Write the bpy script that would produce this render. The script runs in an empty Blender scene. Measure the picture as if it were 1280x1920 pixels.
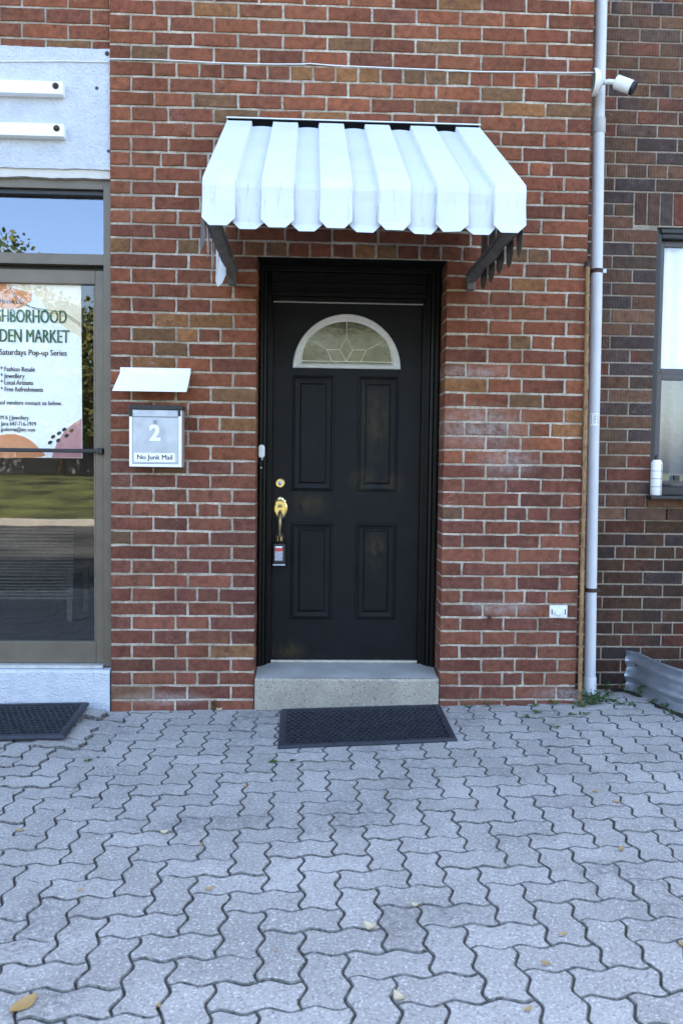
import bpy, math, random
from mathutils import Vector, Matrix
random.seed(7)
rad = math.radians
scene = bpy.context.scene
COL = scene.collection

# ---------------------------------------------------------------- camera
cam_d = bpy.data.cameras.new('camera')
cam_d.sensor_fit = 'VERTICAL'; cam_d.sensor_height = 36.0; cam_d.sensor_width = 24.0
cam_d.lens = 29.44; cam_d.clip_start = 0.05; cam_d.clip_end = 2000
cam_d.dof.use_dof = True; cam_d.dof.focus_distance = 4.75; cam_d.dof.aperture_fstop = 4.5
cam = bpy.data.objects.new('camera', cam_d); COL.objects.link(cam)
cam.matrix_world = Matrix(((0.99912, -0.0105, -0.0407, 1.0933),
                           (-0.0400, 0.0537, -0.9978, -4.707),
                           (0.0127, 0.9985, 0.0532, 1.4071), (0, 0, 0, 1)))
scene.camera = cam

# ---------------------------------------------------------------- sky, sun, exposure
SUN_EL, SUN_AZ = rad(40), rad(18)          # behind the building, slightly to the right
world = bpy.data.worlds.new('World'); scene.world = world; world.use_nodes = True
wn = world.node_tree; wn.nodes.clear()
sky_n = wn.nodes.new('ShaderNodeTexSky'); sky_n.sky_type = 'NISHITA'; sky_n.sun_disc = False
sky_n.sun_elevation = SUN_EL; sky_n.sun_rotation = SUN_AZ
sky_n.air_density = 1.0; sky_n.dust_density = 3.5; sky_n.ozone_density = 0.6
bg = wn.nodes.new('ShaderNodeBackground'); bg.inputs[1].default_value = 0.12
wo = wn.nodes.new('ShaderNodeOutputWorld')
wn.links.new(sky_n.outputs[0], bg.inputs[0]); wn.links.new(bg.outputs[0], wo.inputs[0])
sun_d = bpy.data.lights.new('sun', 'SUN'); sun_d.energy = 4.0; sun_d.angle = rad(0.5); sun_d.color = (1, .94, .84)
sun = bpy.data.objects.new('sun', sun_d); COL.objects.link(sun)
sun.rotation_euler = (-(math.pi/2-SUN_EL), 0, -SUN_AZ)
sun.location = (3, 10, 12)
vs = scene.view_settings
vs.view_transform = 'Standard'; vs.look = 'None'; vs.gamma = 1.0; vs.use_curve_mapping = False
vs.exposure = 3.27
scene.render.film_transparent = False

# ---------------------------------------------------------------- helpers
WLOC = {}
def link(o, parent=None, wl=(0, 0, 0)):
    COL.objects.link(o); wl = Vector(wl)
    if parent is not None:
        o.parent = parent; o.location = wl - WLOC[parent]
    else:
        o.location = wl
    WLOC[o] = wl
    return o
def tag(o, label=None, cat=None, group=None, kind=None):
    for k, v in (('label', label), ('category', cat), ('group', group), ('kind', kind)):
        if v: o[k] = v
    return o
def thing(name, loc, label, cat, group=None):
    return tag(link(bpy.data.objects.new(name, None), None, loc), label, cat, group)

class MB:
    """collects faces in world coordinates; build() links them as one mesh object"""
    def __init__(s): s.v = []; s.f = []; s.c = None
    def add(s, vs_, fs):
        n = len(s.v); s.v += [tuple(p) for p in vs_]; s.f += [tuple(i+n for i in f) for f in fs]; return s
    def box(s, x0, x1, y0, y1, z0, z1):
        return s.add([(x0,y0,z0),(x1,y0,z0),(x1,y1,z0),(x0,y1,z0),(x0,y0,z1),(x1,y0,z1),(x1,y1,z1),(x0,y1,z1)],
                     [(0,3,2,1),(4,5,6,7),(0,1,5,4),(1,2,6,5),(2,3,7,6),(3,0,4,7)])
    def tube(s, path, r, n=12, cap=True):
        path = [Vector(p) for p in path]; rs = r if isinstance(r, (list, tuple)) else [r]*len(path)
        base = len(s.v); ref = None
        for i, p in enumerate(path):
            t = (path[min(i+1, len(path)-1)]-path[max(i-1, 0)]).normalized()
            if ref is None: ref = Vector((0, 0, 1)) if abs(t.z) < .9 else Vector((1, 0, 0))
            a = (ref - t*ref.dot(t)).normalized(); ref = a; b = t.cross(a)
            for k in range(n):
                q = 2*math.pi*k/n; s.v.append(tuple(p+(a*math.cos(q)+b*math.sin(q))*rs[i]))
        for i in range(len(path)-1):
            for k in range(n):
                a0 = base+i*n+k; a1 = base+i*n+(k+1) % n
                s.f.append((a0, a1, a1+n, a0+n))
        if cap:
            s.f.append(tuple(base+k for k in reversed(range(n))))
            s.f.append(tuple(base+(len(path)-1)*n+k for k in range(n)))
        return s
    def prism(s, poly, y0, y1):
        """poly in (x,z), extruded from y0 (front) to y1"""
        n = len(poly)
        return s.add([(x, y0, z) for x, z in poly]+[(x, y1, z) for x, z in poly],
                     [tuple(range(n)), tuple(reversed(range(n, 2*n)))]+[(i, n+i, n+(i+1) % n, (i+1) % n) for i in range(n)])
    def slab(s, poly, z0, z1):
        """poly in (x,y), extruded in z"""
        n = len(poly)
        return s.add([(x, y, z1) for x, y in poly]+[(x, y, z0) for x, y in poly],
                     [tuple(range(n)), tuple(reversed(range(n, 2*n)))]+[(i, n+i, n+(i+1) % n, (i+1) % n) for i in range(n)])
    def rings(s, rings_, close_last=True):
        """consecutive loops of equal length, joined by quads"""
        base = len(s.v); n = len(rings_[0])
        for r in rings_: s.v += [tuple(p) for p in r]
        for i in range(len(rings_)-1):
            for k in range(n):
                a0 = base+i*n+k; a1 = base+i*n+(k+1) % n
                s.f.append((a0, a1, a1+n, a0+n))
        if close_last: s.f.append(tuple(base+(len(rings_)-1)*n+k for k in range(n)))
        return s
    def build(s, name, mat, parent=None, bevel=0, smooth=False, fixn=False):
        xs = [Vector(p) for p in s.v]
        lo = Vector([min(p[i] for p in xs) for i in range(3)]); hi = Vector([max(p[i] for p in xs) for i in range(3)])
        c = (lo+hi)/2
        if parent is None: c.z = lo.z
        me = bpy.data.meshes.new(name)
        me.from_pydata([tuple(p-c) for p in xs], [], s.f); me.update()
        if fixn:
            import bmesh
            bm = bmesh.new(); bm.from_mesh(me); bmesh.ops.recalc_face_normals(bm, faces=bm.faces); bm.to_mesh(me); bm.free()
        me.materials.append(mat)
        if s.c is not None:
            at = me.color_attributes.new('Col', 'FLOAT_COLOR', 'POINT')
            at.data.foreach_set('color', [q for c4 in s.c for q in (c4[0], c4[1], c4[2], 1.0)])
        if smooth:
            for p in me.polygons: p.use_smooth = True
            if smooth != 'all':
                try: me.set_sharp_from_angle(angle=rad(38))
                except Exception: pass
        o = bpy.data.objects.new(name, me); link(o, parent, c)
        if bevel:
            m = o.modifiers.new('bevel', 'BEVEL'); m.width = bevel; m.segments = 2; m.limit_method = 'ANGLE'; m.angle_limit = rad(35)
        return o
def box(name, mat, parent, x0, x1, y0, y1, z0, z1, bevel=0.002):
    return MB().box(x0, x1, y0, y1, z0, z1).build(name, mat, parent, bevel)

# ---------------------------------------------------------------- materials
def new_mat(name):
    m = bpy.data.materials.new(name); m.use_nodes = True
    nt = m.node_tree; b = nt.nodes['Principled BSDF']; return m, nt, b
def N(nt, t, **kw):
    n = nt.nodes.new(t)
    for k, v in kw.items():
        if k in n.inputs.keys(): n.inputs[k].default_value = v
        else: setattr(n, k, v)
    return n
def noise(nt, scale, detail=4, rough=.55, vec=None, stretch=None):
    n = N(nt, 'ShaderNodeTexNoise'); n.inputs['Scale'].default_value = scale; n.inputs['Detail'].default_value = detail
    n.inputs['Roughness'].default_value = rough
    if vec is None:
        g = N(nt, 'ShaderNodeNewGeometry'); vec = g.outputs['Position']
    if stretch:
        mp = N(nt, 'ShaderNodeMapping'); mp.inputs['Scale'].default_value = stretch
        nt.links.new(vec, mp.inputs['Vector']); vec = mp.outputs[0]
    nt.links.new(vec, n.inputs['Vector']); return n.outputs['Fac']
def ramp(nt, fac, stops):
    r = N(nt, 'ShaderNodeValToRGB'); el = r.color_ramp.elements
    while len(el) < len(stops): el.new(.5)
    for e, (p, c) in zip(el, stops):
        e.position = p; e.color = (c, c, c, 1) if not isinstance(c, tuple) else (c[0], c[1], c[2], 1)
    nt.links.new(fac, r.inputs[0]); return r.outputs[0]
def mix(nt, fac, a, b, mode='MIX'):
    m = N(nt, 'ShaderNodeMix'); m.data_type = 'RGBA'; m.blend_type = mode
    for sock, val in ((m.inputs[0], fac), (m.inputs[6], a), (m.inputs[7], b)):
        if isinstance(val, (int, float)): sock.default_value = val
        elif isinstance(val, tuple): sock.default_value = (*val, 1)
        else: nt.links.new(val, sock)
    return m.outputs[2]
def bump(nt, b, height, strength=.4, dist=.003):
    n = N(nt, 'ShaderNodeBump'); n.inputs['Strength'].default_value = strength; n.inputs['Distance'].default_value = dist
    nt.links.new(height, n.inputs['Height']); nt.links.new(n.outputs[0], b.inputs['Normal'])
def spec(b, v): b.inputs['Specular IOR Level'].default_value = v
def simple(name, col, rough=.5, metal=0.0, var=.12, nscale=30, bmp=0.0, bdist=.001, specv=.5):
    m, nt, b = new_mat(name)
    f = noise(nt, nscale, 5)
    c = mix(nt, 1.0, col, ramp(nt, f, [(.3, 1-var*1.6), (.7, 1+var)]), 'MULTIPLY')
    nt.links.new(c, b.inputs['Base Color'])
    b.inputs['Roughness'].default_value = rough; b.inputs['Metallic'].default_value = metal; spec(b, specv)
    if bmp: bump(nt, b, noise(nt, nscale*3, 4), bmp, bdist)
    return m

def blob_mask(nt, blobs):
    g = N(nt, 'ShaderNodeNewGeometry'); acc = None
    for c, r in blobs:
        mp = N(nt, 'ShaderNodeMapping'); mp.inputs['Location'].default_value = tuple(-a/b for a, b in zip(c, r)); mp.inputs['Scale'].default_value = tuple(1/b for b in r)
        nt.links.new(g.outputs['Position'], mp.inputs[0])
        ln = N(nt, 'ShaderNodeVectorMath', operation='LENGTH'); nt.links.new(mp.outputs[0], ln.inputs[0])
        v = ramp(nt, ln.outputs['Value'], [(.25, 1.0), (1.0, 0.0)])
        acc = v if acc is None else mix(nt, 1.0, acc, v, 'LIGHTEN')
    return acc
def brick_mat(name, ridged=False):
    m, nt, b = new_mat(name)
    at = N(nt, 'ShaderNodeAttribute'); at.attribute_name = 'Col'
    c = at.outputs['Color']
    if not ridged:
        c = mix(nt, ramp(nt, noise(nt, 9, 4, .6), [(.52, 0.0), (.72, .35)]), c, (.165, .080, .036))
        c = mix(nt, ramp(nt, noise(nt, 12, 3, .6), [(.30, .55), (.44, 0.0)]), c, (.075, .034, .024))
    c = mix(nt, 1.0, c, ramp(nt, noise(nt, 26, 5, .65), [(.28, .58), (.5, .98), (.72, 1.30)]), 'MULTIPLY')
    c = mix(nt, 1.0, c, ramp(nt, noise(nt, 170, 5, .75), [(.3, .55), (.5, 1.0), (.68, 1.4)]), 'MULTIPLY')
    # dark manganese specks and pale lime smears
    c = mix(nt, ramp(nt, noise(nt, 330, 2), [(.66, 0.0), (.72, .55)]), c, (.02, .014, .012))
    sm = N(nt, 'ShaderNodeMath', operation='MULTIPLY'); 
    nt.links.new(ramp(nt, noise(nt, 6.5, 3), [(.56, 0.0), (.72, 1.0)]), sm.inputs[0])
    nt.links.new(ramp(nt, noise(nt, 150, 4, .7, stretch=(.25, 1, 1)), [(.53, 0.0), (.7, .5)]), sm.inputs[1])
    c = mix(nt, sm.outputs[0], c, (.42, .36, .34))
    if not ridged:      # lime bloom right of the door, scuffs low on the piers
        bl = blob_mask(nt, [((2.06, 0, 1.64), (.34, 9, .16)), ((2.22, 0, 1.45), (.22, 9, .10)), ((2.0, 0, 1.95), (.3, 9, .05)), ((2.62, 0, .12), (.3, 9, .05)), ((.3, 0, .09), (.3, 9, .05)), ((2.2, 0, .62), (.25, 9, .05))])
        bm_ = N(nt, 'ShaderNodeMath', operation='MULTIPLY'); nt.links.new(bl, bm_.inputs[0]); nt.links.new(ramp(nt, noise(nt, 28, 6, .75), [(.36, 0.0), (.66, .8)]), bm_.inputs[1])
        c = mix(nt, bm_.outputs[0], c, (.36, .31, .29))
    nt.links.new(c, b.inputs['Base Color'])
    b.inputs['Roughness'].default_value = .88; spec(b, .25)
    h = noise(nt, 190, 6, .7)
    if ridged:
        g = N(nt, 'ShaderNodeNewGeometry')
        w = N(nt, 'ShaderNodeTexWave'); w.wave_type = 'BANDS'; w.bands_direction = 'X'
        w.inputs['Scale'].default_value = 34; w.inputs['Distortion'].default_value = 1.2; w.inputs['Detail'].default_value = 2
        nt.links.new(g.outputs['Position'], w.inputs['Vector'])
        ad = N(nt, 'ShaderNodeMath', operation='ADD'); nt.links.new(w.outputs['Fac'], ad.inputs[0]); nt.links.new(h, ad.inputs[1]); h = ad.outputs[0]
        bump(nt, b, h, .6, .003)
    else:
        bump(nt, b, h, .55, .004)
    return m
def mortar_mat(name, a, bb, white):
    m, nt, b = new_mat(name)
    c = mix(nt, ramp(nt, noise(nt, 9, 4), [(.35, 0.0), (.65, 1.0)]), a, bb)
    c = mix(nt, ramp(nt, noise(nt, 5, 4, .6), [(.47, 0.0), (.60, .9)]), c, white)
    c = mix(nt, 1.0, c, ramp(nt, noise(nt, 75, 5, .75), [(.3, .5), (.6, 1.1)]), 'MULTIPLY')
    c = mix(nt, 1.0, c, ramp(nt, noise(nt, 2.2, 3), [(.35, .80), (.65, 1.08)]), 'MULTIPLY')
    nt.links.new(c, b.inputs['Base Color']); b.inputs['Roughness'].default_value = .95; spec(b, .2)
    bump(nt, b, noise(nt, 140, 5, .7), .8, .006); return m
def paver_mat():
    m, nt, b = new_mat('paver_concrete')
    oi = N(nt, 'ShaderNodeObjectInfo'); g = N(nt, 'ShaderNodeNewGeometry')
    ad = N(nt, 'ShaderNodeMath', operation='ADD'); nt.links.new(oi.outputs['Random'], ad.inputs[0]); nt.links.new(g.outputs['Random Per Island'], ad.inputs[1])
    fr = N(nt, 'ShaderNodeMath', operation='FRACT'); nt.links.new(ad.outputs[0], fr.inputs[0])
    c = ramp(nt, fr.outputs[0], [(0, (.310, .295, .274)), (.5, (.345, .329, .307)), (1, (.385, .368, .345))])
    c = mix(nt, 1.0, c, ramp(nt, noise(nt, 3.2, 4), [(.3, .82), (.65, 1.06)]), 'MULTIPLY')
    c = mix(nt, ramp(nt, noise(nt, 105, 4, .75), [(.37, .85), (.47, 0.0)]), c, (.14, .13, .12))
    c = mix(nt, ramp(nt, noise(nt, 120, 4, .7), [(.56, 0.0), (.64, .9)]), c, (.66, .64, .61))
    # worn, dirty patches with a shape of their own
    dm = N(nt, 'ShaderNodeMath', operation='MULTIPLY')
    nt.links.new(ramp(nt, noise(nt, 1.7, 3), [(.52, 0.0), (.68, .8)]), dm.inputs[0])
    nt.links.new(ramp(nt, noise(nt, 45, 5, .7), [(.4, 0.0), (.62, .9)]), dm.inputs[1])
    c = mix(nt, dm.outputs[0], c, (.12, .115, .11))
    nt.links.new(c, b.inputs['Base Color']); b.inputs['Roughness'].default_value = .85; spec(b, .3)
    bump(nt, b, noise(nt, 240, 4, .7), .5, .003); return m
def stucco_mat():
    m, nt, b = new_mat('painted_stucco')
    c = mix(nt, ramp(nt, noise(nt, 14, 5), [(.35, 0.0), (.7, 1.0)]), (.50, .525, .58), (.58, .60, .64))
    c = mix(nt, ramp(nt, noise(nt, 60, 3), [(.71, 0.0), (.75, .8)]), c, (.40, .36, .32))
    nt.links.new(c, b.inputs['Base Color']); b.inputs['Roughness'].default_value = .8; spec(b, .3)
    bump(nt, b, noise(nt, 75, 4, .5), 1.0, .012); return m
def glass_mat(name, refl=.1, tint=(.9, .95, .93), rough=0.0, gcol=(1, 1, 1)):
    m, nt, b = new_mat(name)
    nt.nodes.remove(b); out = nt.nodes['Material Output']
    fr = N(nt, 'ShaderNodeFresnel'); gq = N(nt, 'ShaderNodeNewGeometry')
    io = N(nt, 'ShaderNodeMath', operation='MULTIPLY_ADD'); nt.links.new(gq.outputs['Backfacing'], io.inputs[0]); io.inputs[1].default_value = 1/1.5-1.5; io.inputs[2].default_value = 1.5
    nt.links.new(io.outputs[0], fr.inputs[0])
    mu = N(nt, 'ShaderNodeMath', operation='MULTIPLY_ADD'); mu.use_clamp = True
    nt.links.new(fr.outputs[0], mu.inputs[0]); mu.inputs[1].default_value = 1.0; mu.inputs[2].default_value = refl
    tr = N(nt, 'ShaderNodeBsdfTransparent'); tr.inputs[0].default_value = (*tint, 1)
    gl = N(nt, 'ShaderNodeBsdfGlossy'); gl.inputs[0].default_value = (*gcol, 1); gl.inputs['Roughness'].default_value = rough
    mx = N(nt, 'ShaderNodeMixShader'); nt.links.new(mu.outputs[0], mx.inputs[0])
    nt.links.new(tr.outputs[0], mx.inputs[1]); nt.links.new(gl.outputs[0], mx.inputs[2]); nt.links.new(mx.outputs[0], out.inputs[0])
    bp = N(nt, 'ShaderNodeBump'); bp.inputs['Strength'].default_value = .05; bp.inputs['Distance'].default_value = .004
    nt.links.new(noise(nt, 3.0, 1), bp.inputs['Height']); nt.links.new(bp.outputs[0], gl.inputs['Normal'])
    return m
def awning_mat(name='white_enamel_aluminium', a=(.68, .71, .72), bb=(.62, .655, .68)):
    m, nt, b = new_mat(name)
    c = mix(nt, ramp(nt, noise(nt, 5, 4), [(.4, 0.0), (.7, 1.0)]), a, bb)
    c = mix(nt, ramp(nt, noise(nt, 130, 3, .7), [(.62, 0.0), (.74, .35)]), c, (.35, .36, .38))
    g = N(nt, 'ShaderNodeNewGeometry')
    # grey rain streaks that run down the valance
    st = ramp(nt, noise(nt, 70, 5, .75, stretch=(1, .1, .10)), [(.56, 0.0), (.72, .55)])
    sp = N(nt, 'ShaderNodeSeparateXYZ'); nt.links.new(g.outputs['Position'], sp.inputs[0])
    mr = N(nt, 'ShaderNodeMapRange'); mr.inputs[1].default_value = 2.66; mr.inputs[2].default_value = 2.60; nt.links.new(sp.outputs[2], mr.inputs[0])
    mu = N(nt, 'ShaderNodeMath', operation='MULTIPLY'); nt.links.new(st, mu.inputs[0]); nt.links.new(mr.outputs[0], mu.inputs[1])
    c = mix(nt, mu.outputs[0], c, (.22, .23, .25))
    nt.links.new(c, b.inputs['Base Color']); b.inputs['Roughness'].default_value = .42; spec(b, .4)
    bump(nt, b, noise(nt, 18, 2), .15, .004); return m
def black_door_mat(name, rough, dust=True, bump_s=.15, base=(.011, .012, .015)):
    m, nt, b = new_mat(name)
    c = mix(nt, ramp(nt, noise(nt, 9, 4), [(.4, 0.0), (.7, 1.0)]), base, tuple(q*1.5 for q in base))
    if dust:   # olive, dusty scuffs rubbed into the paint
        mu = N(nt, 'ShaderNodeMath', operation='MULTIPLY')
        nt.links.new(blob_mask(nt, [((1.49, .26, 1.70), (.11, 9, .30)), ((1.42, .26, 1.33), (.10, 9, .10)), ((1.60, .26, 1.32), (.08, 9, .08)), ((1.09, .26, 1.19), (.16, 9, .09)), ((.99, .26, .31), (.13, 9, .07)), ((1.50, .26, .92), (.08, 9, .14))]), mu.inputs[0])
        nt.links.new(ramp(nt, noise(nt, 24, 5, .7, stretch=(1, 1, .5)), [(.36, 0.0), (.68, .75)]), mu.inputs[1])
        c = mix(nt, mu.outputs[0], c, (.050, .040, .018))
    nt.links.new(c, b.inputs['Base Color']); b.inputs['Roughness'].default_value = rough; spec(b, .16)
    bump(nt, b, noise(nt, 160, 4, stretch=(1, 1, .15)), bump_s, .002); return m
def rust_mat():
    m, nt, b = new_mat('rusty_ochre_paint')
    c = mix(nt, ramp(nt, noise(nt, 3, 4), [(.35, 0.0), (.65, 1.0)]), (.34, .21, .095), (.25, .13, .055))
    c = mix(nt, ramp(nt, noise(nt, 45, 6, .75, stretch=(1, 1, .5)), [(.48, 0.0), (.66, .95)]), c, (.085, .035, .016))
    nt.links.new(c, b.inputs['Base Color']); b.inputs['Roughness'].default_value = .75
    bump(nt, b, noise(nt, 150, 4), .4, .002); return m
def leaf_mat(name, a, c2, sss=.25):
    m, nt, b = new_mat(name)
    g = N(nt, 'ShaderNodeNewGeometry')
    c = mix(nt, g.outputs['Random Per Island'], a, c2)
    nt.links.new(c, b.inputs['Base Color']); b.inputs['Roughness'].default_value = .55
    out = nt.nodes['Material Output']; t = N(nt, 'ShaderNodeBsdfTranslucent'); nt.links.new(c, t.inputs[0])
    mx = N(nt, 'ShaderNodeMixShader'); mx.inputs[0].default_value = sss
    nt.links.new(b.outputs[0], mx.inputs[1]); nt.links.new(t.outputs[0], mx.inputs[2]); nt.links.new(mx.outputs[0], out.inputs[0]); return m
def concrete_mat(name, col, agg=True):
    m, nt, b = new_mat(name)
    c = mix(nt, ramp(nt, noise(nt, 5, 5), [(.3, 0.0), (.7, 1.0)]), tuple(q*.8 for q in col), tuple(q*1.1 for q in col))
    if agg:
        c = mix(nt, ramp(nt, noise(nt, 85, 4, .7), [(.36, .8), (.44, 0.0)]), c, (.11, .095, .075))
        c = mix(nt, ramp(nt, noise(nt, 95, 2), [(.62, 0.0), (.68, .8)]), c, (.58, .55, .50))
    nt.links.new(c, b.inputs['Base Color']); b.inputs['Roughness'].default_value = .85
    bump(nt, b, noise(nt, 110, 5, .65), .7 if agg else .3, .006 if agg else .002); return m

M = {}
M['brick'] = brick_mat('red_brick'); M['dbrick'] = brick_mat('dark_ridged_brick', True)
M['mortar'] = mortar_mat('red_wall_mortar', (.39, .325, .252), (.46, .392, .31), (.60, .54, .46))
M['dmortar'] = mortar_mat('dark_wall_mortar', (.30, .250, .20), (.36, .302, .245), (.42, .37, .31))
M['paver'] = paver_mat()
M['paver_edge'] = simple('dirty_paver_edge', (.150, .143, .132), .95, nscale=60, var=.5)
m_, nt_, b_ = new_mat('joint_sand')
nt_.links.new(mix(nt_, ramp(nt_, noise(nt_, 4, 5), [(.56, 0.0), (.7, .8)]), mix(nt_, ramp(nt_, noise(nt_, 30, 5), [(.35, 0.0), (.65, 1.0)]), (.045, .043, .040), (.085, .080, .072)), (.040, .060, .020)), b_.inputs['Base Color'])
b_.inputs['Roughness'].default_value = 1; spec(b_, .1); M['joint'] = m_
M['stucco'] = stucco_mat()
M['awning'] = awning_mat(); M['awn_pan'] = awning_mat('blue_white_enamel', (.61, .65, .69), (.575, .615, .665))  # recessed slats: same enamel, slightly darker and bluer
M['awn_dark'] = simple('grey_aluminium_bracket', (.17, .165, .155), .6, .2, .2, 12)
M['slat_in'] = simple('bare_grey_aluminium', (.15, .143, .13), .6, .1, .2, 14)
M['slot'] = simple('gap_shade_black', (.006, .006, .006), 1.0, specv=.02)  # flat black painting the shade in the awning's top gap
M['door'] = black_door_mat('black_satin_paint', .45, base=(.0058, .0058, .0072))
M['dframe'] = black_door_mat('black_gloss_paint', .34, False, .5, (.004, .004, .004))
M['alu'] = simple('bright_weatherstrip', (.55, .55, .53), .4, .3)
M['white_pl'] = simple('white_plastic', (.72, .72, .70), .4, var=.04)
M['white_met'] = simple('white_painted_metal', (.86, .86, .85), .35, var=.03)
M['brass'] = simple('worn_brass', (.78, .62, .28), .22, .9, .15, 60)
M['brass_d'] = simple('tarnished_brass', (.30, .25, .14), .35, .8, .3, 40)
M['steel'] = simple('brushed_steel', (.47, .50, .55), .42, .5, .10, 14)
M['black_pl'] = simple('black_plastic', (.012, .013, .017), .38, var=.1)
M['dark_pl'] = simple('charcoal_plastic', (.03, .032, .04), .45)
M['rubber'] = simple('navy_black_rubber', (.020, .023, .034), .55, var=.25, nscale=25)
M['print_black'] = simple('black_print', (.015, .015, .02), .6, var=.05)
M['paper'] = simple('white_paper', (.88, .88, .87), .7, var=.02)
M['cream'] = simple('cream_print', (.80, .68, .50), .7, var=.03)
M['orange'] = simple('terracotta_print', (.66, .27, .12), .7, var=.05)
M['mauve'] = simple('mauve_print', (.52, .25, .26), .7, var=.05)
M['teal'] = simple('green_print', (.025, .11, .065), .7, var=.25, nscale=18)
M['ink'] = simple('navy_print', (.014, .012, .028), .7, var=.05)
M['bronze'] = simple('bronze_anodised_frame', (.150, .124, .095), .45, .35, .08, 8)
M['glass'] = glass_mat('shop_glass', .0, (.99, .995, .99))
M['tglass'] = glass_mat('transom_glass', .10, (.5, .52, .55), 0.0, (.74, .83, 1))
M['wglass'] = glass_mat('window_glass', .03, (.98, .99, 1.0))
m_, nt_, b_ = new_mat('fanlight_glass_reflection_tint')
nt_.links.new(mix(nt_, ramp(nt_, noise(nt_, 18, 4), [(.35, 0.0), (.65, 1.0)]), (.055, .052, .034), (.125, .115, .068)), b_.inputs['Base Color'])  # olive mottle in the base colour stands in for reflected foliage
b_.inputs['Roughness'].default_value = .07; b_.inputs['IOR'].default_value = 2.1; bump(nt_, b_, noise(nt_, 45, 3), .15, .004)
M['fglass'] = m_
M['came'] = simple('silver_caming', (.60, .57, .48), .35, .6)
M['fanframe'] = simple('cream_white_moulding', (.62, .60, .57), .4, var=.05)
M['concrete'] = concrete_mat('exposed_aggregate', (.345, .31, .255))
M['conc_top'] = concrete_mat('smooth_concrete', (.33, .32, .30), False)
M['pipe'] = simple('grey_white_pvc', (.56, .57, .60), .4, var=.05, nscale=6)
M['pipe2'] = simple('grey_pvc_coupling', (.44, .45, .47), .45, var=.05)
M['rust'] = rust_mat()
M['rustiron'] = simple('rusty_iron', (.055, .03, .02), .8, var=.4, nscale=60)
M['galv'] = simple('galvanised_steel', (.46, .50, .56), .34, .75, .12, 10, .15, .002)
M['winframe'] = simple('dark_brown_window_frame', (.017, .0145, .017), .45, var=.1)
M['winsash'] = simple('grey_brown_sash', (.075, .066, .070), .4, .2, .08)
M['curtain'] = simple('white_curtain', (.78, .78, .77), .9, var=.05)
M['netgrey'] = simple('grey_net', (.16, .175, .19), .9, var=.1)
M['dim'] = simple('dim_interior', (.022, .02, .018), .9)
M['roomgrey'] = simple('grey_room', (.07, .075, .08), .9)
M['wicker'] = simple('pale_wicker', (.07, .06, .048), .7, var=.2)
M['soil'] = simple('dark_soil', (.035, .028, .018), 1.0, var=.5, nscale=40, bmp=.8, bdist=.02)
M['weed'] = leaf_mat('weed_leaf', (.030, .080, .014), (.065, .135, .024))
M['dryleaf'] = leaf_mat('dry_leaf', (.45, .34, .12), (.36, .20, .08), .15)
M['paleleaf'] = leaf_mat('pale_leaf', (.62, .50, .30), (.55, .48, .34), .15)
M['tree'] = leaf_mat('tree_leaf', (.035, .060, .012), (.16, .145, .035), .25)
M['bark'] = simple('bark', (.09, .07, .05), .95, var=.3, nscale=12)
M['asphalt'] = simple('asphalt', (.075, .072, .068), .9, var=.5, nscale=.7)
M['kerb'] = concrete_mat('kerb_concrete', (.45, .42, .38), False)
M['lawn'] = simple('mown_grass', (.085, .092, .024), .95, var=.75, nscale=.9)
M['lightwall'] = simple('pale_render', (.20, .20, .205), .8, var=.05, nscale=2)
M['redpl'] = simple('red_print', (.6, .06, .05), .5, var=.05)
M['greypr'] = simple('grey_print', (.45, .45, .52), .5, var=.35, nscale=150)
m_, nt_, b_ = new_mat('far_brickwork')
bt = N(nt_, 'ShaderNodeTexBrick'); bt.inputs['Scale'].default_value = 1; bt.inputs['Brick Width'].default_value = .247; bt.inputs['Row Height'].default_value = .08
bt.inputs['Mortar Size'].default_value = .006; bt.inputs['Color1'].default_value = (.2, .065, .04, 1); bt.inputs['Color2'].default_value = (.15, .05, .035, 1); bt.inputs['Mortar'].default_value = (.42, .39, .36, 1)
g_ = N(nt_, 'ShaderNodeNewGeometry'); mp_ = N(nt_, 'ShaderNodeMapping'); mp_.inputs['Rotation'].default_value = (rad(-90), 0, 0)
nt_.links.new(g_.outputs['Position'], mp_.inputs[0]); nt_.links.new(mp_.outputs[0], bt.inputs['Vector']); nt_.links.new(bt.outputs['Color'], b_.inputs['Base Color'])
M['farbrick'] = m_
M['fardark'] = m_.copy(); M['fardark'].name = 'far_dark_brickwork'
bd_ = [n for n in M['fardark'].node_tree.nodes if n.type == 'TEX_BRICK'][0]
bd_.inputs['Color1'].default_value = (.085, .050, .034, 1); bd_.inputs['Color2'].default_value = (.055, .040, .036, 1); bd_.inputs['Mortar'].default_value = (.33, .28, .23, 1)

# ---------------------------------------------------------------- ground
def zg(x, y=0.0):
    z = .0147+.019*max(-2.5, min(5.5, x))
    if x < 0: z += min(.038, -x*.35)*max(0.0, min(1.0, 1+y/1.3))      # paving rises a little to the shop step
    return z
EY = .32
def sheet(name, mat, x0, x1, y0, y1, z, nx=1):
    return tag(MB().add([(x0,y0,z),(x1,y0,z),(x1,y1,z),(x0,y1,z)], [(0,1,2,3)]).build(name, mat), kind='structure')
sheet('ground', M['lawn'], -300, 300, -400, 300, -.16)
sheet('road', M['asphalt'], -120, 120, -15.0, -4.6, -.06)
kb = MB(); kb.box(-60, 60, -15.25, -15.0, -.2, .09); tag(kb.build('kerb', M['kerb'], bevel=.02), kind='structure')
lm = MB()
prof = [(-15.25, .08), (-17, .25), (-20, .62), (-24, .9), (-40, 1.0), (-70, 1.0)]
for i, (y, z) in enumerate(prof): lm.v += [(-60, y, z), (60, y, z)]
for i in range(len(prof)-1): lm.f.append((2*i, 2*i+1, 2*i+3, 2*i+2))
tag(lm.build('lawn', M['lawn'], fixn=True), kind='structure')

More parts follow.
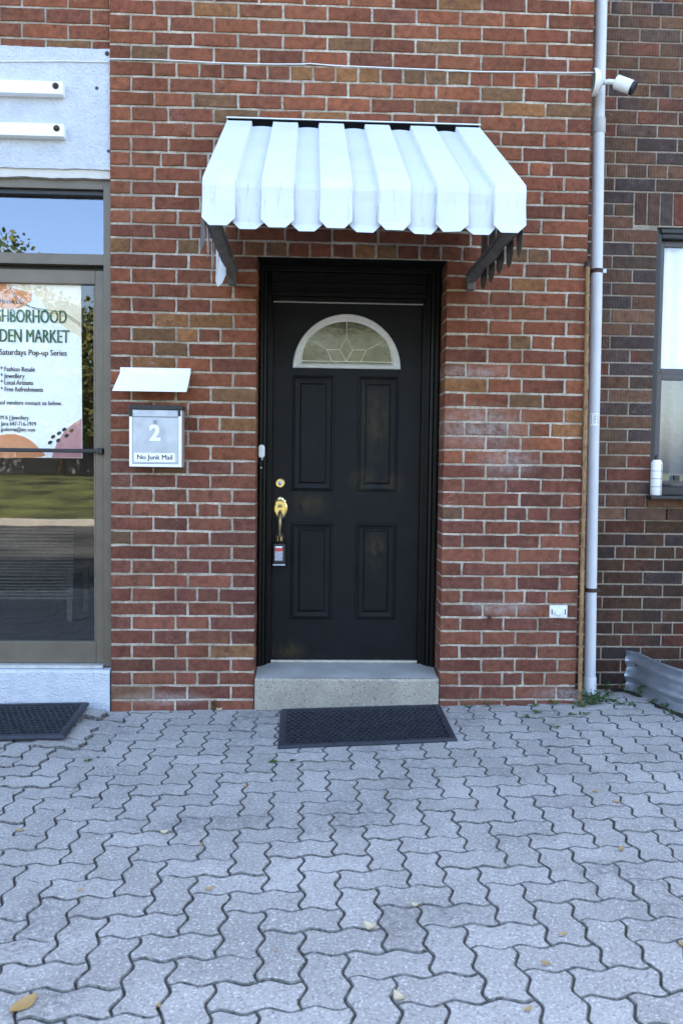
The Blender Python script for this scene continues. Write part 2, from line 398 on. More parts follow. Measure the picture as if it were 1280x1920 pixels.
# paving: interlocking zigzag pavers in herringbone, one object each
paving = tag(link(bpy.data.objects.new('paving', None), None, (1.3, -1.3, .03)), kind='structure')
mb = MB(); xs = [-2.6, 0, 2.6, 5.6]
xs = [-2.6, -.6, -.11, 0, 1.3, 2.6, 4, 5.6]; ys = [-4.75, -1.3, -.9, -.45, EY]
for x in xs: mb.v += [(x, y, zg(x, y)-(.0060 if x > .1 else .011 if x > -.05 else .045 if x > -.2 else .016) ) for y in ys]
for i in range(len(xs)-1):
    for k in range(len(ys)-1):
        a = i*len(ys)+k; b = a+len(ys); mb.f.append((a, b, b+1, a+1))
jb = mb.build('joint_bed', M['joint'], paving)
W_, A_, J_ = .119, .0108, .0022
PX0, PY0, PTH = .9705, -2.1783, .0131
def edge_pts(p, q):
    """zigzag along a unit edge p->q; same curve for both neighbours"""
    d = (q[0]-p[0], q[1]-p[1]); n = (-d[1], d[0])
    return [(p[0]+d[0]*t+n[0]*o*A_/W_, p[1]+d[1]*t+n[1]*o*A_/W_) for t, o in ((0, 0), (.2, .95), (.31, .95), (.69, -.95), (.8, -.95))]
loop = []
cn = [(-1, -.5), (0, -.5), (1, -.5), (1, .5), (0, .5), (-1, .5)]
for i in range(6): loop += edge_pts(cn[i], cn[(i+1) % 6])
loop = [(x*W_, y*W_) for x, y in loop]
def inset(lp, d):
    out = []; n = len(lp)
    for i in range(n):
        a = Vector(lp[i-1]); b = Vector(lp[i]); c = Vector(lp[(i+1) % n])
        e1 = (b-a).normalized(); e2 = (c-b).normalized()
        nn = Vector((-e1.y-e2.y, e1.x+e2.x)); k = nn.length
        nn = nn/k; sc = min(1.6, 1/max(.3, (k/2)))
        out.append((b.x+nn.x*d*sc, b.y+nn.y*d*sc))
    return out
def paver_mesh(seed):
    r = random.Random(seed)
    o = inset(loop, J_); i1 = inset(loop, J_+.0032)
    jz = [r.uniform(-.0006, .0006) for _ in o]
    v = [(x+r.uniform(-.0009, .0009), y+r.uniform(-.0006, .0006), 0) for x, y in i1]+[(x, y, -.0035+j) for (x, y), j in zip(o, jz)]+[(x, y, -.028) for x, y in o]
    n = len(o); f = [tuple(range(n))]
    for k in range(2):
        for i in range(n):
            f.append((k*n+i, (k+1)*n+i, (k+1)*n+(i+1) % n, k*n+(i+1) % n))
    return v, f
PM = []
for s_ in range(6):
    v, f = paver_mesh(s_); me = bpy.data.meshes.new('paver'); me.from_pydata(v, [], f); me.update(); me.materials.append(M['paver']); me.materials.append(M['paver_edge'])
    for p in me.polygons[1:]: p.material_index = 1
    PM.append((me, v, f))
cells = []
for i in range(-40, 50):
    for j in range(-40, 40):
        if (i+j) % 4 == 3: cells.append((i+1, j+.5, 0))
        elif (i+j) % 4 == 1: cells.append((i+.5, j+1, 1))
items = []
ct, st_ = math.cos(PTH), math.sin(PTH)
for u, w, rot in cells:
    x = PX0+(u*ct-w*st_)*W_; y = PY0+(u*st_+w*ct)*W_
    if not (-2.5 < x < 5.5 and -4.65 < y < (.3 if x > 2.6 else .10)): continue
    if x < .0 and y > .02: continue
    if x > 3.08+max(0, -y)*.5 and y > -.42+(x-3.0)*0 and x > 3.14-(.2+y)*.12: continue      # planting soil round the window well
    dx, dz = (x-1.09), y+4.7
    half = .43*(dz)+.15
    vis = (dz > 1.9) and (abs(x-1.09-.0407*dz) < half)
    items.append((not vis, -y if vis else 0, x, y, rot))
items.sort(key=lambda t: (t[0], -t[1]))
rest = MB()
for n, (nv, _, x, y, rot) in enumerate(items):
    me, v, f = PM[random.randrange(6)]
    rz = PTH+(math.pi/2 if rot else 0)+(math.pi if random.random() < .5 else 0)+random.uniform(-.008, .008)
    tx, ty = random.uniform(-.011, .011), random.uniform(-.011, .011)-(.019 if x > 0 or x < -.16 else -.1*max(0, 1+y/1.3))
    z = zg(x, y)+random.uniform(-.0018, .0018)
    mt = Matrix.Translation((x, y, z)) @ Matrix.Rotation(tx, 4, 'X') @ Matrix.Rotation(ty, 4, 'Y') @ Matrix.Rotation(rz, 4, 'Z')
    if n < 300 and not nv:
        o = bpy.data.objects.new('paver', me); COL.objects.link(o); o.parent = paving
        o.matrix_local = Matrix.Translation(-WLOC[paving]) @ mt
    else:
        rest.add([mt @ Vector(p) for p in v], f)
pf = tag(rest.build('paver_field', M['paver'], paving), kind='stuff')
pf.data.materials.append(M['paver_edge']); nf = len(PM[0][2])
for k, p in enumerate(pf.data.polygons): p.material_index = 0 if k % nf == 0 else 1

# ---------------------------------------------------------------- brickwork
def brick_geo(mb, x0, x1, zb0, zb1, zt0, zt1, y0, depth, col, j=.0023, grad=None, bev=.003, rnd=random):
    """one brick: zb*/zt* = bottom/top height at its left/right end; worn arrises"""
    n0 = len(mb.v)
    def ring(ins, y, jj):
        L = []
        def P(s, t):
            x = x0+(x1-x0)*s; zb = zb0+(zb1-zb0)*s; zt = zt0+(zt1-zt0)*s
            x = min(max(x, x0+ins), x1-ins); z = min(max(zb+(zt-zb)*t, zb+ins), zt-ins)
            L.append((x+rnd.uniform(-jj, jj), y+rnd.uniform(-jj, jj)*.5, z+rnd.uniform(-jj, jj)))
        for s in (0, .3, .65): P(s, 0)
        P(1, 0); P(1, .5)
        for s in (1, .7, .35): P(s, 1)
        P(0, 1); P(0, .5)
        return L
    dy = rnd.uniform(-.0015, .0015)
    r1 = ring(bev+.001, y0+dy, j); r0 = ring(0, y0+dy+bev, j)
    rb = [(p[0], y0+depth, p[2]) for p in r0]
    mb.rings([rb, r0, r1])
    if mb.c is None: mb.c = []
    for p in mb.v[n0:]:
        if grad:
            t = (p[0]-x0)/max(1e-6, x1-x0); c = tuple(a+(b-a)*t for a, b in zip(col, grad))
        else: c = col
        mb.c.append(c)
RED = [(.190, .063, .033), (.174, .055, .030), (.208, .071, .036), (.156, .053, .031), (.194, .069, .035), (.166, .058, .033), (.216, .070, .035), (.146, .050, .030)]
TAN = [(.205, .095, .040), (.160, .080, .040), (.220, .098, .040), (.150, .078, .038)]
def redcol(course, header=False):
    r = random.random()
    c = random.choice(TAN) if r < (.42 if header and course > 25 else .055) else random.choice(RED)
    k = random.uniform(.88, 1.2)
    if course < 18: c = (c[0]*.86, c[1]*.92, c[2]*1.12)
    return tuple(q*k for q in c)
DL = [1,3,1,-2,-3,0,0,-2,-1,-4,-3,-2,0,-1,-3,-2,-3,-5,-3,-1,0,1,4,6,8,8,8,8,9,8,9,8,12,6,2,1,-1,-4,-6,-5,-4,-4,-6,-7,-6,0,-5,1]
DR = [7,6,5,4,1,3,1,0,-2,-1,-3,-2,-4,-5,-5,-6,-7,-7,-6,-8,-9,-8,-6,-1,0,1,1,2,1,3,1,2,3,2,3,4,-1,-1,-2,-3,-2,1,0,-1,1,3,1,-2]
WX, OL, OR, RD = 2.645, .803, 1.857, .17      # wall width, door opening, reveal depth
def zj(i, x):
    a = DL[min(max(i-1, 0), 47)]; b = DR[min(max(i-1, 0), 47)]
    return i*.08+(a+(b-a)*x/WX)*.001
wall = thing('brick_wall', (1.32, .05, 0), 'red brick wall with pale mortar around the black front door', 'wall')
mo = MB(); YM = .0055
for (x0, x1, z0, z1) in ((0.002, OL-.004, -.1, 2.565), (OR+.004, WX-.002, -.1, 2.565), (0.002, WX-.002, 2.565, 4.16)):
    mo.box(x0, x1, YM, .095, z0, z1)
mo.box(OL-.10, OL-.004, .095, .30, -.1, 2.565); mo.box(OR+.004, OR+.10, .095, .30, -.1, 2.565)
mo.box(OL-.1, OR+.1, .095, .30, 2.565, 2.70)
mo.build('mortar', M['mortar'], wall)
core = MB(); core.box(0, WX, .30, .34, 2.6, 4.16); core.box(0.01, OL-.1, .096, .34, -.1, 4.1); core.box(OR+.1, WX-.01, .096, .34, -.1, 4.1)
core.build('backing_wall', M['farbrick'], wall)
def rows(i):
    A = [.2365, .4263, .672]; B = [.1145, .359, .55]; H = [.1145, .359, .48, .60]
    RA = [.243, .442, .690]; RB = [.117, .367, .567]; RH = [.117, .367, .49, .615]
    if i < 32:
        if i % 6 == 2: l, r, h = H, RH, True
        elif i % 2: l, r, h = A, RA, False
        else: l, r, h = B, RB, False
        return [(0, OL, l)], [(OR, WX, [OR+.788*q/.80 for q in r])], h
    def lin(st, end, n): return st[:-1]+[st[-1]+(end-st[-1])*k/n for k in range(n+1)]
    T = {32: (lin([.1145, .362], 2.43, 17), True), 33: (lin([.236, .437], 2.505, 8), False), 34: (lin([.114, .364], 2.38, 8), False),
         35: (lin([.236, .487], 2.505, 8), False), 36: (lin([.114, .362], 2.38, 8), False), 37: (lin([.237, .487], 2.505, 8), False),
         38: (lin([.112, .277], 2.43, 17), True), 44: (lin([.236], 2.455, 18), True), 50: (lin([.236], 2.455, 18), True)}
    if i in T: j, h = T[i]
    elif i % 2: j, h = lin([.1145, .316], 2.51, 9), False
    else: j, h = lin([.236, .447], 2.388, 8), False
    return [(0, WX, j)], [], h
todo = []
for i in range(0, 52):
    segs, segs2, hdr = rows(i)
    for (x0, x1, js) in segs+segs2:
        e = [x0-.005]+[q+random.uniform(-.002, .002) for q in js]+[x1+.005]
        for a, b in zip(e[:-1], e[1:]):
            g1, g2 = random.uniform(.0056, .0074), random.uniform(.0056, .0074)
            xa, xb = a+g1, b-g2
            if a < x0: xa = x0
            if b > x1: xb = x1
            gz = random.uniform(.0056, .0068)
            zb = zj(i, xa)+gz if i else -.05; zb2 = zj(i, xb)+gz if i else -.05
            zt, zt2 = zj(i+1, xa)-gz, zj(i+1, xb)-gz
            hidden = (.62 < xa and xb < 2.0 and 33 <= i <= 40)
            todo.append([hidden, -(xb-xa)*(.08 if i else .04), xa, xb, zb, zb2, zt, zt2, redcol(i, hdr and xb-xa < .14)])
todo.sort(key=lambda t: (t[0], t[1]))
rest = MB()
for n, (hid, _, xa, xb, zb, zb2, zt, zt2, c) in enumerate(todo):
    mb = rest if (n >= 300 or hid) else MB()
    kk = random.uniform(.65, 1.25); g = tuple(q*kk for q in c) if random.random() < .5 else None
    brick_geo(mb, xa, xb, zb, zb2, zt, zt2, 0, .095, c, grad=g)
    if mb is not rest: mb.build('brick', M['brick'], wall)
# bricks that turn into the door reveal
for i in range(0, 32):
    for (x0, x1) in ((OL-.09, OL), (OR, OR+.09)):
        z0, z1 = zj(i, x0)+.0055, zj(i+1, x0)-.0055
        ys = (.105, RD+.06) if i % 2 else (.100, RD+.06)
        n0 = len(rest.v); brick_geo(rest, x0, x1, z0, z0, z1, z1, ys[0], ys[1]-ys[0], redcol(i))
tag(rest.build('brick_course', M['brick'], wall), kind='stuff')
box('upper_wall', M['farbrick'], wall, 0, WX, 0, .34, 4.162, 7.2, 0)
box('rear_building', M['farbrick'], wall, 0, WX, 1.6, 9, -.1, 7.2, 0)
box('roof', M['asphalt'], wall, 0, WX, .34, 1.6, 7.0, 7.2, 0)

# dark brick house on the right, set back
DY = .30
house = thing('brick_house', (3.6, .4, 0), 'neighbouring house of dark brown and purple ridged brick, set back on the right', 'house')
wx0, wx1, wz0, wz1 = 3.163, 4.35, 1.262, 2.866          # window opening
mo = MB()
for (x0, x1, z0, z1) in ((2.55, wx0, -.1, 4.245), (wx1, 6.4, -.1, 4.245), (wx0, wx1, -.1, wz0), (wx0, wx1, wz1, 4.245)):
    mo.box(x0, x1, DY+.005, DY+.16, z0, z1)
mo.build('mortar', M['dmortar'], house)
DARK = [(.072, .046, .036), (.084, .052, .040), (.064, .045, .040), (.046, .040, .046), (.042, .037, .043), (.092, .043, .035), (.076, .052, .038), (.054, .044, .041), (.088, .060, .046), (.060, .042, .036)]
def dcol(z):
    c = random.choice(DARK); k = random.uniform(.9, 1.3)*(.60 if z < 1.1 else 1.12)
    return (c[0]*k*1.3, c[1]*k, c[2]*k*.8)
dz = [.016, .096, .172, .252, .331, .407, .482, .561, .639, .717, .794, .871, .949, 1.027, 1.108, 1.186, 1.265]
up = [1.265+(2.217-1.265)*k/12 for k in range(1, 12)]+[2.217, 2.294, 2.375, 2.456, 2.533, 2.614, 2.692, 2.771, 2.850, 2.924, 2.997, 3.070, 3.148, 3.229, 3.304, 3.385, 3.460, 3.541, 3.619, 3.695, 3.776, 3.853, 3.936, 4.014, 4.089, 4.167, 4.245]
dz += up
far = MB(); todo = []
for i in range(len(dz)-1):
    z0, z1 = dz[i], dz[i+1]; zc = (z0+z1)/2
    hdr = (i % 6 == 5 and i < 14) or (i in (40, 46, 52)) 
    off = (2.897 if i % 2 == 1 else 3.021)
    if i == 14: off = 3.021
    st = .1235 if hdr else .247
    if hdr: off = 2.967
    joints = [off+k*st for k in range(-5, 30)]
    e = [q for q in joints if 2.56 < q < 6.4]; e = [2.56]+e
    if z1 > wz0+.01 and z0 < wz1-.01: e = [q for q in e if not wx0-.06 < q < wx0+.04]
    if z1 > wz1+.01 and z0 < 3.06: e = [q for q in e if not 2.96 < q < 3.06]
    for a, b in zip(e[:-1], e[1:]):
        spans = [(a, b)]
        if z1 > wz0+.01 and z0 < wz1-.01:
            spans = []
            if a < wx0-.03: spans.append((a, min(b, wx0+.005)))
            if b > wx1+.03: spans.append((max(a, wx1-.005), b))
        if z1 > wz1+.01 and z0 < 3.06:
            spans = []
            if a < 3.0: spans.append((a, min(b, 3.018)))
            if b > 4.5: spans.append((max(a, 4.495), b))
        for (p, q) in spans:
            if q-p < .03: continue
            todo.append((p < 3.45, p+.005, q-.005, z0+.005, z1-.005, DY-(.0 if not (1.1 < zc < 1.26 and p > 3.02) else .018)))
for near, p, q, z0, z1, y in todo:
    mb = MB() if near else far
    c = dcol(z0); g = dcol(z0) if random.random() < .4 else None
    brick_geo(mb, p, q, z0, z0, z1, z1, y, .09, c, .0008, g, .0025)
    if near: mb.build('brick', M['dbrick'], house)
for k in range(19):       # soldier course over the window
    x0 = 3.020+k*.0783
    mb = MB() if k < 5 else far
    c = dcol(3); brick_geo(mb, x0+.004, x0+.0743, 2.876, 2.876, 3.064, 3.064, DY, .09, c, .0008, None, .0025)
    if k < 5: mb.build('brick', M['dbrick'], house)
tag(far.build('brick_course', M['dbrick'], house), kind='stuff')
box('upper_wall', M['fardark'], house, 2.66, 8, DY+.002, DY+.3, 4.247, 7.0, 0)
box('side_wall', M['fardark'], house, 6.402, 8, DY+.002, DY+.3, -.1, 4.246, 0)
box('rear_building', M['fardark'], house, 2.66, 8, 2.2, 9, -.1, 7.0, 0)
# window: dark outer frame with a deep reveal, two sashes
win = MB()
win.box(wx0, wx0+.042, DY+.03, DY+.12, wz0+.012, wz1); win.box(wx1-.042, wx1, DY+.03, DY+.12, wz0+.012, wz1)
win.box(wx0+.042, wx1-.042, DY+.03, DY+.12, wz1-.06, wz1)
wo_ = win.build('window', M['winframe'], house, .006)
box('lintel_trim', M['winframe'], wo_, wx0+.03, wx1-.03, DY+.015, DY+.05, wz1-.032, wz1-.002, .005)
box('sill', M['winframe'], wo_, wx0+.002, wx1-.002, DY-.01, DY+.14, wz0, wz0+.05, .006)
def sash(z0, z1, y, nm):
    m = MB(); a, b, w = wx0+.043, wx1-.043, .036
    m.box(a, a+w, y, y+.03, z0, z1); m.box(b-w, b, y, y+.03, z0, z1); m.box(a+w, b-w, y, y+.03, z0, z0+w); m.box(a+w, b-w, y, y+.03, z1-w, z1)
    m.build('sash', M['winsash'], wo_, .003)
    box('pane', M['wglass'], wo_, a+w-.004, b-w+.004, y+.012, y+.017, z0+w-.004, z1-w+.004, 0)
sash(2.0, wz1-.061, DY+.075, 'u'); sash(wz0+.052, 2.0, DY+.055, 'l')
box('sash_latch', M['black_pl'], wo_, 3.33, 3.365, DY+.035, DY+.054, 1.352, 1.385, .003)
box('sash_lift', M['black_pl'], wo_, 3.27, 3.32, DY+.04, DY+.054, 1.322, 1.332, .002)
cu = MB(); n = 60
for k in range(n+1):
    x = wx0+.05+(wx1-wx0-.1)*k/n; y = DY+.125+.012*math.sin(k*1.35)+.006*math.sin(k*.6)
    cu.v += [(x, y, 2.0), (x, y, wz1)]
for k in range(n): cu.f.append((2*k, 2*k+2, 2*k+3, 2*k+1))
cu.build('curtain', M['curtain'], wo_, smooth='all')
cu = MB()
for k in range(n+1):
    x = wx0+.14+(wx1-wx0-.19)*k/n; y = DY+.24+.02*math.sin(k*.9)
    cu.v += [(x, y, 1.3), (x, y, 2.02)]
for k in range(n): cu.f.append((2*k, 2*k+2, 2*k+3, 2*k+1))
cu.build('net_curtain', M['netgrey'], wo_, smooth='all')
rm = MB(); rm.add([(wx0-.3,DY+.17,.6),(wx1+.3,DY+.17,.6),(wx1+.3,2,.6),(wx0-.3,2,.6),(wx0-.3,DY+.17,3.1),(wx1+.3,DY+.17,3.1),(wx1+.3,2,3.1),(wx0-.3,2,3.1)],
                 [(0,1,2,3),(4,7,6,5),(1,5,6,2),(2,6,7,3),(3,7,4,0)])
rm.build('room', M['roomgrey'], house)

# ---------------------------------------------------------------- shop on the left
SY = .035
shop = thing('shop_building', (-1.2, .2, 0), 'shop front at left with pale blue-white stucco band under red brick', 'building')
mo = MB().box(-3.2, -.004, SY+.005, SY+.2, 3.655, 4.2); mo.build('mortar', M['mortar'], shop)
far = MB(); zs = [3.63, 3.713, 3.795, 3.877, 3.96, 4.04, 4.12, 4.2]
for i in range(len(zs)-1):
    off = -.107 if i % 2 == 0 else -.234
    e = [-.005]+[off-k*.2465 for k in range(0, 13)]
    for b, a in zip(e[:-1], e[1:]):
        near = a > -.95
        mb = MB() if near else far
        z0 = max(zs[i]+.0055, 3.60)
        brick_geo(mb, a+.0055, min(b-.0055, -.006), z0, z0, zs[i+1]-.0055, zs[i+1]-.0055, SY, .09, redcol(45))
        if near: mb.build('brick', M['brick'], shop)
tag(far.build('brick_course', M['brick'], shop), kind='stuff')
# stucco band, slightly wavy top edge, thicker than the brick
sb = MB(); n = 90
for k in range(n+1):
    x = -3.2+3.196*k/n; zt = 3.662+.0012*math.sin(k*1.7)+random.uniform(-.003, .003); zb = 3.018+.001*math.sin(k*.9)+random.uniform(-.003, .003)
    sb.v += [(x, SY-.014, zb), (x, SY-.014, zt), (x, SY+.2, zt), (x, SY+.2, zb)]
for k in range(n):
    a, b = 4*k, 4*k+4
    sb.f += [(a, b, b+1, a+1), (a+1, b+1, b+2, a+2), (a+3, b+3, b, a)]
sb.f.append((4*n, 4*n+3, 4*n+2, 4*n+1))
sb.build('stucco_band', M['stucco'], shop)
bd = MB()
for k in range(n+1):
    x = -3.2+3.196*k/n; zb = 2.976+.002*math.sin(k*.83)+random.uniform(-.003, .003)
    bd.v += [(x, SY+.004, zb), (x, SY-.002, 3.02), (x, SY+.09, 3.02), (x, SY+.09, zb)]
for k in range(n):
    a, b = 4*k, 4*k+4
    bd.f += [(a, b, b+1, a+1), (a+3, b+3, b, a)]
bd.build('caulk_bead', M['fanframe'], shop)
box('upper_wall', M['farbrick'], shop, -9, -.004, SY, .3, 4.202, 7.2, 0)
box('rear_building', M['farbrick'], shop, -9, -.004, 4.2, 9, -.1, 7.2, 0)
box('roof', M['asphalt'], shop, -9, -.004, .3, 4.2, 7.0, 7.2, 0)
box('side_wall', M['farbrick'], shop, -9, -3.2, SY, .3, -.1, 4.2, 0)
# painted doorstep under the shop entrance
ss = MB(); n = 40
for k in range(n+1):
    x = -3.2+3.192*k/n
    for y, z in ((-.002, -.06), (.0+random.uniform(-.002, .002), .235+random.uniform(-.003, .003)), (.012, .247), (.2, .252)): ss.v.append((x, y, z))
for k in range(n):
    for q in range(3):
        a = 4*k+q; b = a+4; ss.f.append((a, b, b+1, a+1))
ss.f.append((4*n, 4*n+3, 4*n+2, 4*n+1))
ss.build('painted_step', M['stucco'], shop)
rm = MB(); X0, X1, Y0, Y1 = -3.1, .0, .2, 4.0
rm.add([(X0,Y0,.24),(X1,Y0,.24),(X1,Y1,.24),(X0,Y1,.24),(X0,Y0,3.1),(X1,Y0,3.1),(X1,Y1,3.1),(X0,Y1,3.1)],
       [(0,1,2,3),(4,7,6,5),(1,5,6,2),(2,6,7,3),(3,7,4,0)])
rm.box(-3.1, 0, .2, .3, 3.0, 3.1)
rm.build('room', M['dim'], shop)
# entrance: frame, transom, door
FY = .085
ent = thing('shop_entrance', (-.6, .1, .25), 'bronze framed glass shop door with blue sky mirrored in the transom', 'shop door')
box('jamb', M['bronze'], ent, -.052, -.006, FY-.02, FY+.10, .255, 2.975)
box('jamb', M['bronze'], ent, -1.25, -1.2, FY-.02, FY+.10, .255, 2.975)
box('head_rail', M['bronze'], ent, -1.2, -.052, FY-.02, FY+.10, 2.925, 2.985)
box('transom_bar', M['bronze'], ent, -1.2, -.052, FY-.018, FY+.09, 2.513, 2.572)
box('transom_pane', M['tglass'], ent, -1.2, -.052, FY+.045, FY+.051, 2.574, 2.923, 0)
box('gasket', M['black_pl'], ent, -1.2, -.052, FY+.005, FY+.044, 2.9, 2.924, .001)
box('threshold', M['alu'], ent, -1.2, -.055, FY-.045, FY+.09, .250, .266)
dr = MB()
dr.box(-.105, -.056, FY+.01, FY+.055, .268, 2.490); dr.box(-1.19, -1.135, FY+.01, FY+.055, .268, 2.490)
dr.box(-1.135, -.105, FY+.01, FY+.055, .268, .392); dr.box(-1.135, -.105, FY+.01, FY+.055, 2.412, 2.490)
dl = dr.build('door_leaf', M['bronze'], ent, .004)
box('door_stop', M['black_pl'], dl, -1.19, -.056, FY+.04, FY+.05, 2.491, 2.512, 0)
box('pane', M['glass'], dl, -1.135, -.105, FY+.03, FY+.036, .392, 2.412, 0)
box('glazing_bead', M['bronze'], dl, -.118, -.106, FY+.018, FY+.029, .394, 2.41)
pb = MB(); pb.box(-1.16, -.075, FY-.035, FY-.02, 1.470, 1.492); pb.box(-.088, -.058, FY-.037, FY+.009, 1.464, 1.498)
pb.build('push_bar', M['winframe'], dl, .004)
# poster behind the glass
PY = FY+.043
poster = thing('poster', (-.6, PY, 1.46), 'white market poster with orange and mauve shapes behind shop door glass', 'poster')
def flat(poly, y, name, mat, parent):
    return MB().prism(poly, y-.0006, y+.0006).build(name, mat, parent)
flat([(-1.0, 1.44), (-.188, 1.44), (-.192, 2.419), (-1.0, 2.419)], PY, 'sheet', M['paper'], poster)
def blob(pts, name, mat, y):
    """closed smooth outline through pts"""
    out = []; n = len(pts)
    for i in range(n):
        p0, p1, p2, p3 = (Vector(pts[(i+k) % n]) for k in (-1, 0, 1, 2))
        for q in range(6):
            t = q/6; out.append(tuple(.5*((2*p1)+(-p0+p2)*t+(2*p0-5*p1+4*p2-p3)*t*t+(-p0+3*p1-3*p2+p3)*t**3)))
    return flat(out, y, name, mat, poster)
flat([(-.80, 2.418), (-.56, 2.40), (-.45, 2.36), (-.40, 2.30), (-.33, 2.21), (-.24, 2.15), (-.194, 2.12), (-.193, 2.418)], PY-.0016, 'cream_shape', M['cream'], poster)
flat([(-.80, 2.418), (-.615, 2.414), (-.56, 2.385), (-.46, 2.365), (-.47, 2.32), (-.52, 2.285), (-.58, 2.27), (-.66, 2.28), (-.8, 2.3)], PY-.0028, 'orange_shape', M['orange'], poster)
blob([(-.75, 1.50), (-.66, 1.56), (-.57, 1.572), (-.49, 1.545), (-.43, 1.49), (-.42, 1.445), (-.75, 1.442)], 'orange_shape', M['orange'], PY-.0016)
flat([(-.36, 1.442), (-.33, 1.53), (-.28, 1.60), (-.24, 1.635), (-.192, 1.665), (-.191, 1.442)], PY-.0016, 'mauve_shape', M['mauve'], poster)
for k, (a, b) in enumerate(((-.368, 1.527), (-.351, 1.560), (-.318, 1.580), (-.288, 1.602), (-.322, 1.540), (-.275, 1.567), (-.247, 1.597))):
    m = MB(); pts = []
    for q in range(16):
        t = 2*math.pi*q/16; ux, uz = .0135*math.cos(t), .0095*math.sin(t); an = .6
        pts.append((a+ux*math.cos(an)-uz*math.sin(an), b+ux*math.sin(an)+uz*math.cos(an)))
    flat(pts, PY-.004, 'dark_dot', M['print_black'], poster)
m = MB()
for off in (0, .012):
    pts = [(-.60+off*.7, PY-.004, 2.418), (-.575, PY-.004, 2.37-off), (-.53, PY-.004, 2.32-off), (-.47, PY-.004, 2.285), (-.40, PY-.004, 2.26+off*1.2), (-.32, PY-.004, 2.25+off*1.2), (-.26, PY-.004, 2.23+off), (-.195, PY-.004, 2.185+off)]
    m.tube(pts, .0013, 5)
m.build('ink_line', M['print_black'], poster)
DG = None
def text(body, x, z, h, w, mat, parent, y, align='LEFT', bold=0.0, name='lettering', wt=1):
    """flat lettering: baseline-left (or right) at x,z; cap height h; total width w"""
    cu_ = bpy.data.curves.new('lettering', 'FONT'); cu_.body = body; cu_.size = 1.0; cu_.offset = bold; cu_.resolution_u = 3
    to = bpy.data.objects.new('lettering_src', cu_); COL.objects.link(to)
    dg = bpy.context.evaluated_depsgraph_get(); me = bpy.data.meshes.new_from_object(to.evaluated_get(dg))
    bpy.data.objects.remove(to); bpy.data.curves.remove(cu_)
    xs_ = [v.co.x for v in me.vertices]; x0, x1 = min(xs_), max(xs_)
    sx = w/(x1-x0); sz = h/.70
    ox = x if align == 'LEFT' else x-w
    V = [(ox+(v.co.x-x0)*sx, y, z+v.co.y*sz) for v in me.vertices]; F = [tuple(p.vertices) for p in me.polygons]
    bpy.data.meshes.remove(me)
    m = MB()
    for k in range(-wt, wt+1): m.add([(p[0]+k*h*.03, p[1]-(k+wt)*.00012, p[2]) for p in V], F)
    return m.build(name, mat, parent)
TY = PY-.0046
text('Home of', -.524, 2.302, .028, .118, M['ink'], poster, TY, 'RIGHT')
text('NEIGHBORHOOD', -.272, 2.199, .073, .500, M['teal'], poster, TY, 'RIGHT')
text('GARDEN MARKET', -.258, 2.089, .073, .515, M['teal'], poster, TY, 'RIGHT')
text('Saturdays Pop-up Series', -.273, 2.017, .032, .372, M['ink'], poster, TY, 'RIGHT')
for t_, z_, w_ in (('* Fashion Resale', 1.925, .19), ('* Jewellery', 1.887, .133), ('* Local Artisans', 1.850, .18), ('* Free Refreshments', 1.812, .235)):
    text(t_, -.641, z_, .026, w_, M['ink'], poster, TY, wt=1)
text('Interested vendors contact us below.', -.301, 1.738, .024, .435, M['ink'], poster, TY, 'RIGHT')
for t_, z_, w_ in (('M & J Jewellery', 1.654, .156), ('Jana 647-716-1979', 1.620, .197), ('jpokorna@me.com', 1.588, .19)):
    text(t_, -.643, z_, .023, w_, M['ink'], poster, TY, wt=1)
# wicker seat seen dimly through the shop glass
wk = thing('wicker_bench', (-.95, 1.7, .25), 'low woven wicker bench seen dimly through the shop door glass', 'bench')
m = MB()
for k in range(22): m.tube([(-1.5, 1.5, .42+k*.024), (-1.0, 1.48+.004*(k % 2), .42+k*.024+.004*math.sin(k)), (-.62, 1.5, .42+k*.024)], .009, 6)
m.build('woven_back', M['wicker'], wk)
m = MB()
for k in range(14): m.tube([(-1.5, 1.52+k*.035, .60), (-.62, 1.52+k*.035, .60)], .014, 6)
m.build('seat', M['wicker'], wk)
for x in (-1.46, -.65):
    for y in (1.52, 1.96): box('leg', M['wicker'], wk, x-.02, x+.02, y-.02, y+.02, .241, .6)
# sign rails bolted on the stucco
for z0, z1, lb in ((3.395, 3.462, 'upper white square sign rail with a rusty bolt on the stucco'), (3.172, 3.239, 'lower white square sign rail with a rusty bolt on the stucco')):
    x1 = -.246 if z0 > 3.3 else -.242
    rl = thing('sign_rail', (-.7, 0, z0), lb, 'rail', 'sign rails on the stucco band')
    box('rail', M['white_met'], rl, -1.6, x1, SY-.062, SY-.010, z0, z1, .003)
    m = MB(); c = Vector((x1-.036, SY-.063, (z0+z1)/2+.008))
    rr = [[c+Vector((math.cos(a)*r, -d, math.sin(a)*r)) for a in [2*math.pi*k/14 for k in range(14)]] for r, d in ((.017, 0), (.017, .004), (.012, .010), (.005, .013))]
    m.rings(rr); m.build('bolt', M['rustiron'], rl, fixn=True, smooth=True)
for (x, z) in ((-.075, 3.452), (-.019, 3.637), (-.012, 3.118)):
    m = MB(); m.tube([(x, SY-.017, z), (x, SY-.006, z)], .009 if z < 3.5 else .012, 12)
    tag(m.build('wall_plug', M['rustiron'] if z > 3.6 else M['black_pl']), {3.452: 'black wall plug in the stucco right of the sign rails', 3.637: 'small rusty anchor at the top right corner of the stucco', 3.118: 'tiny dark screw at the lower right edge of the stucco'}[z], 'wall plug')

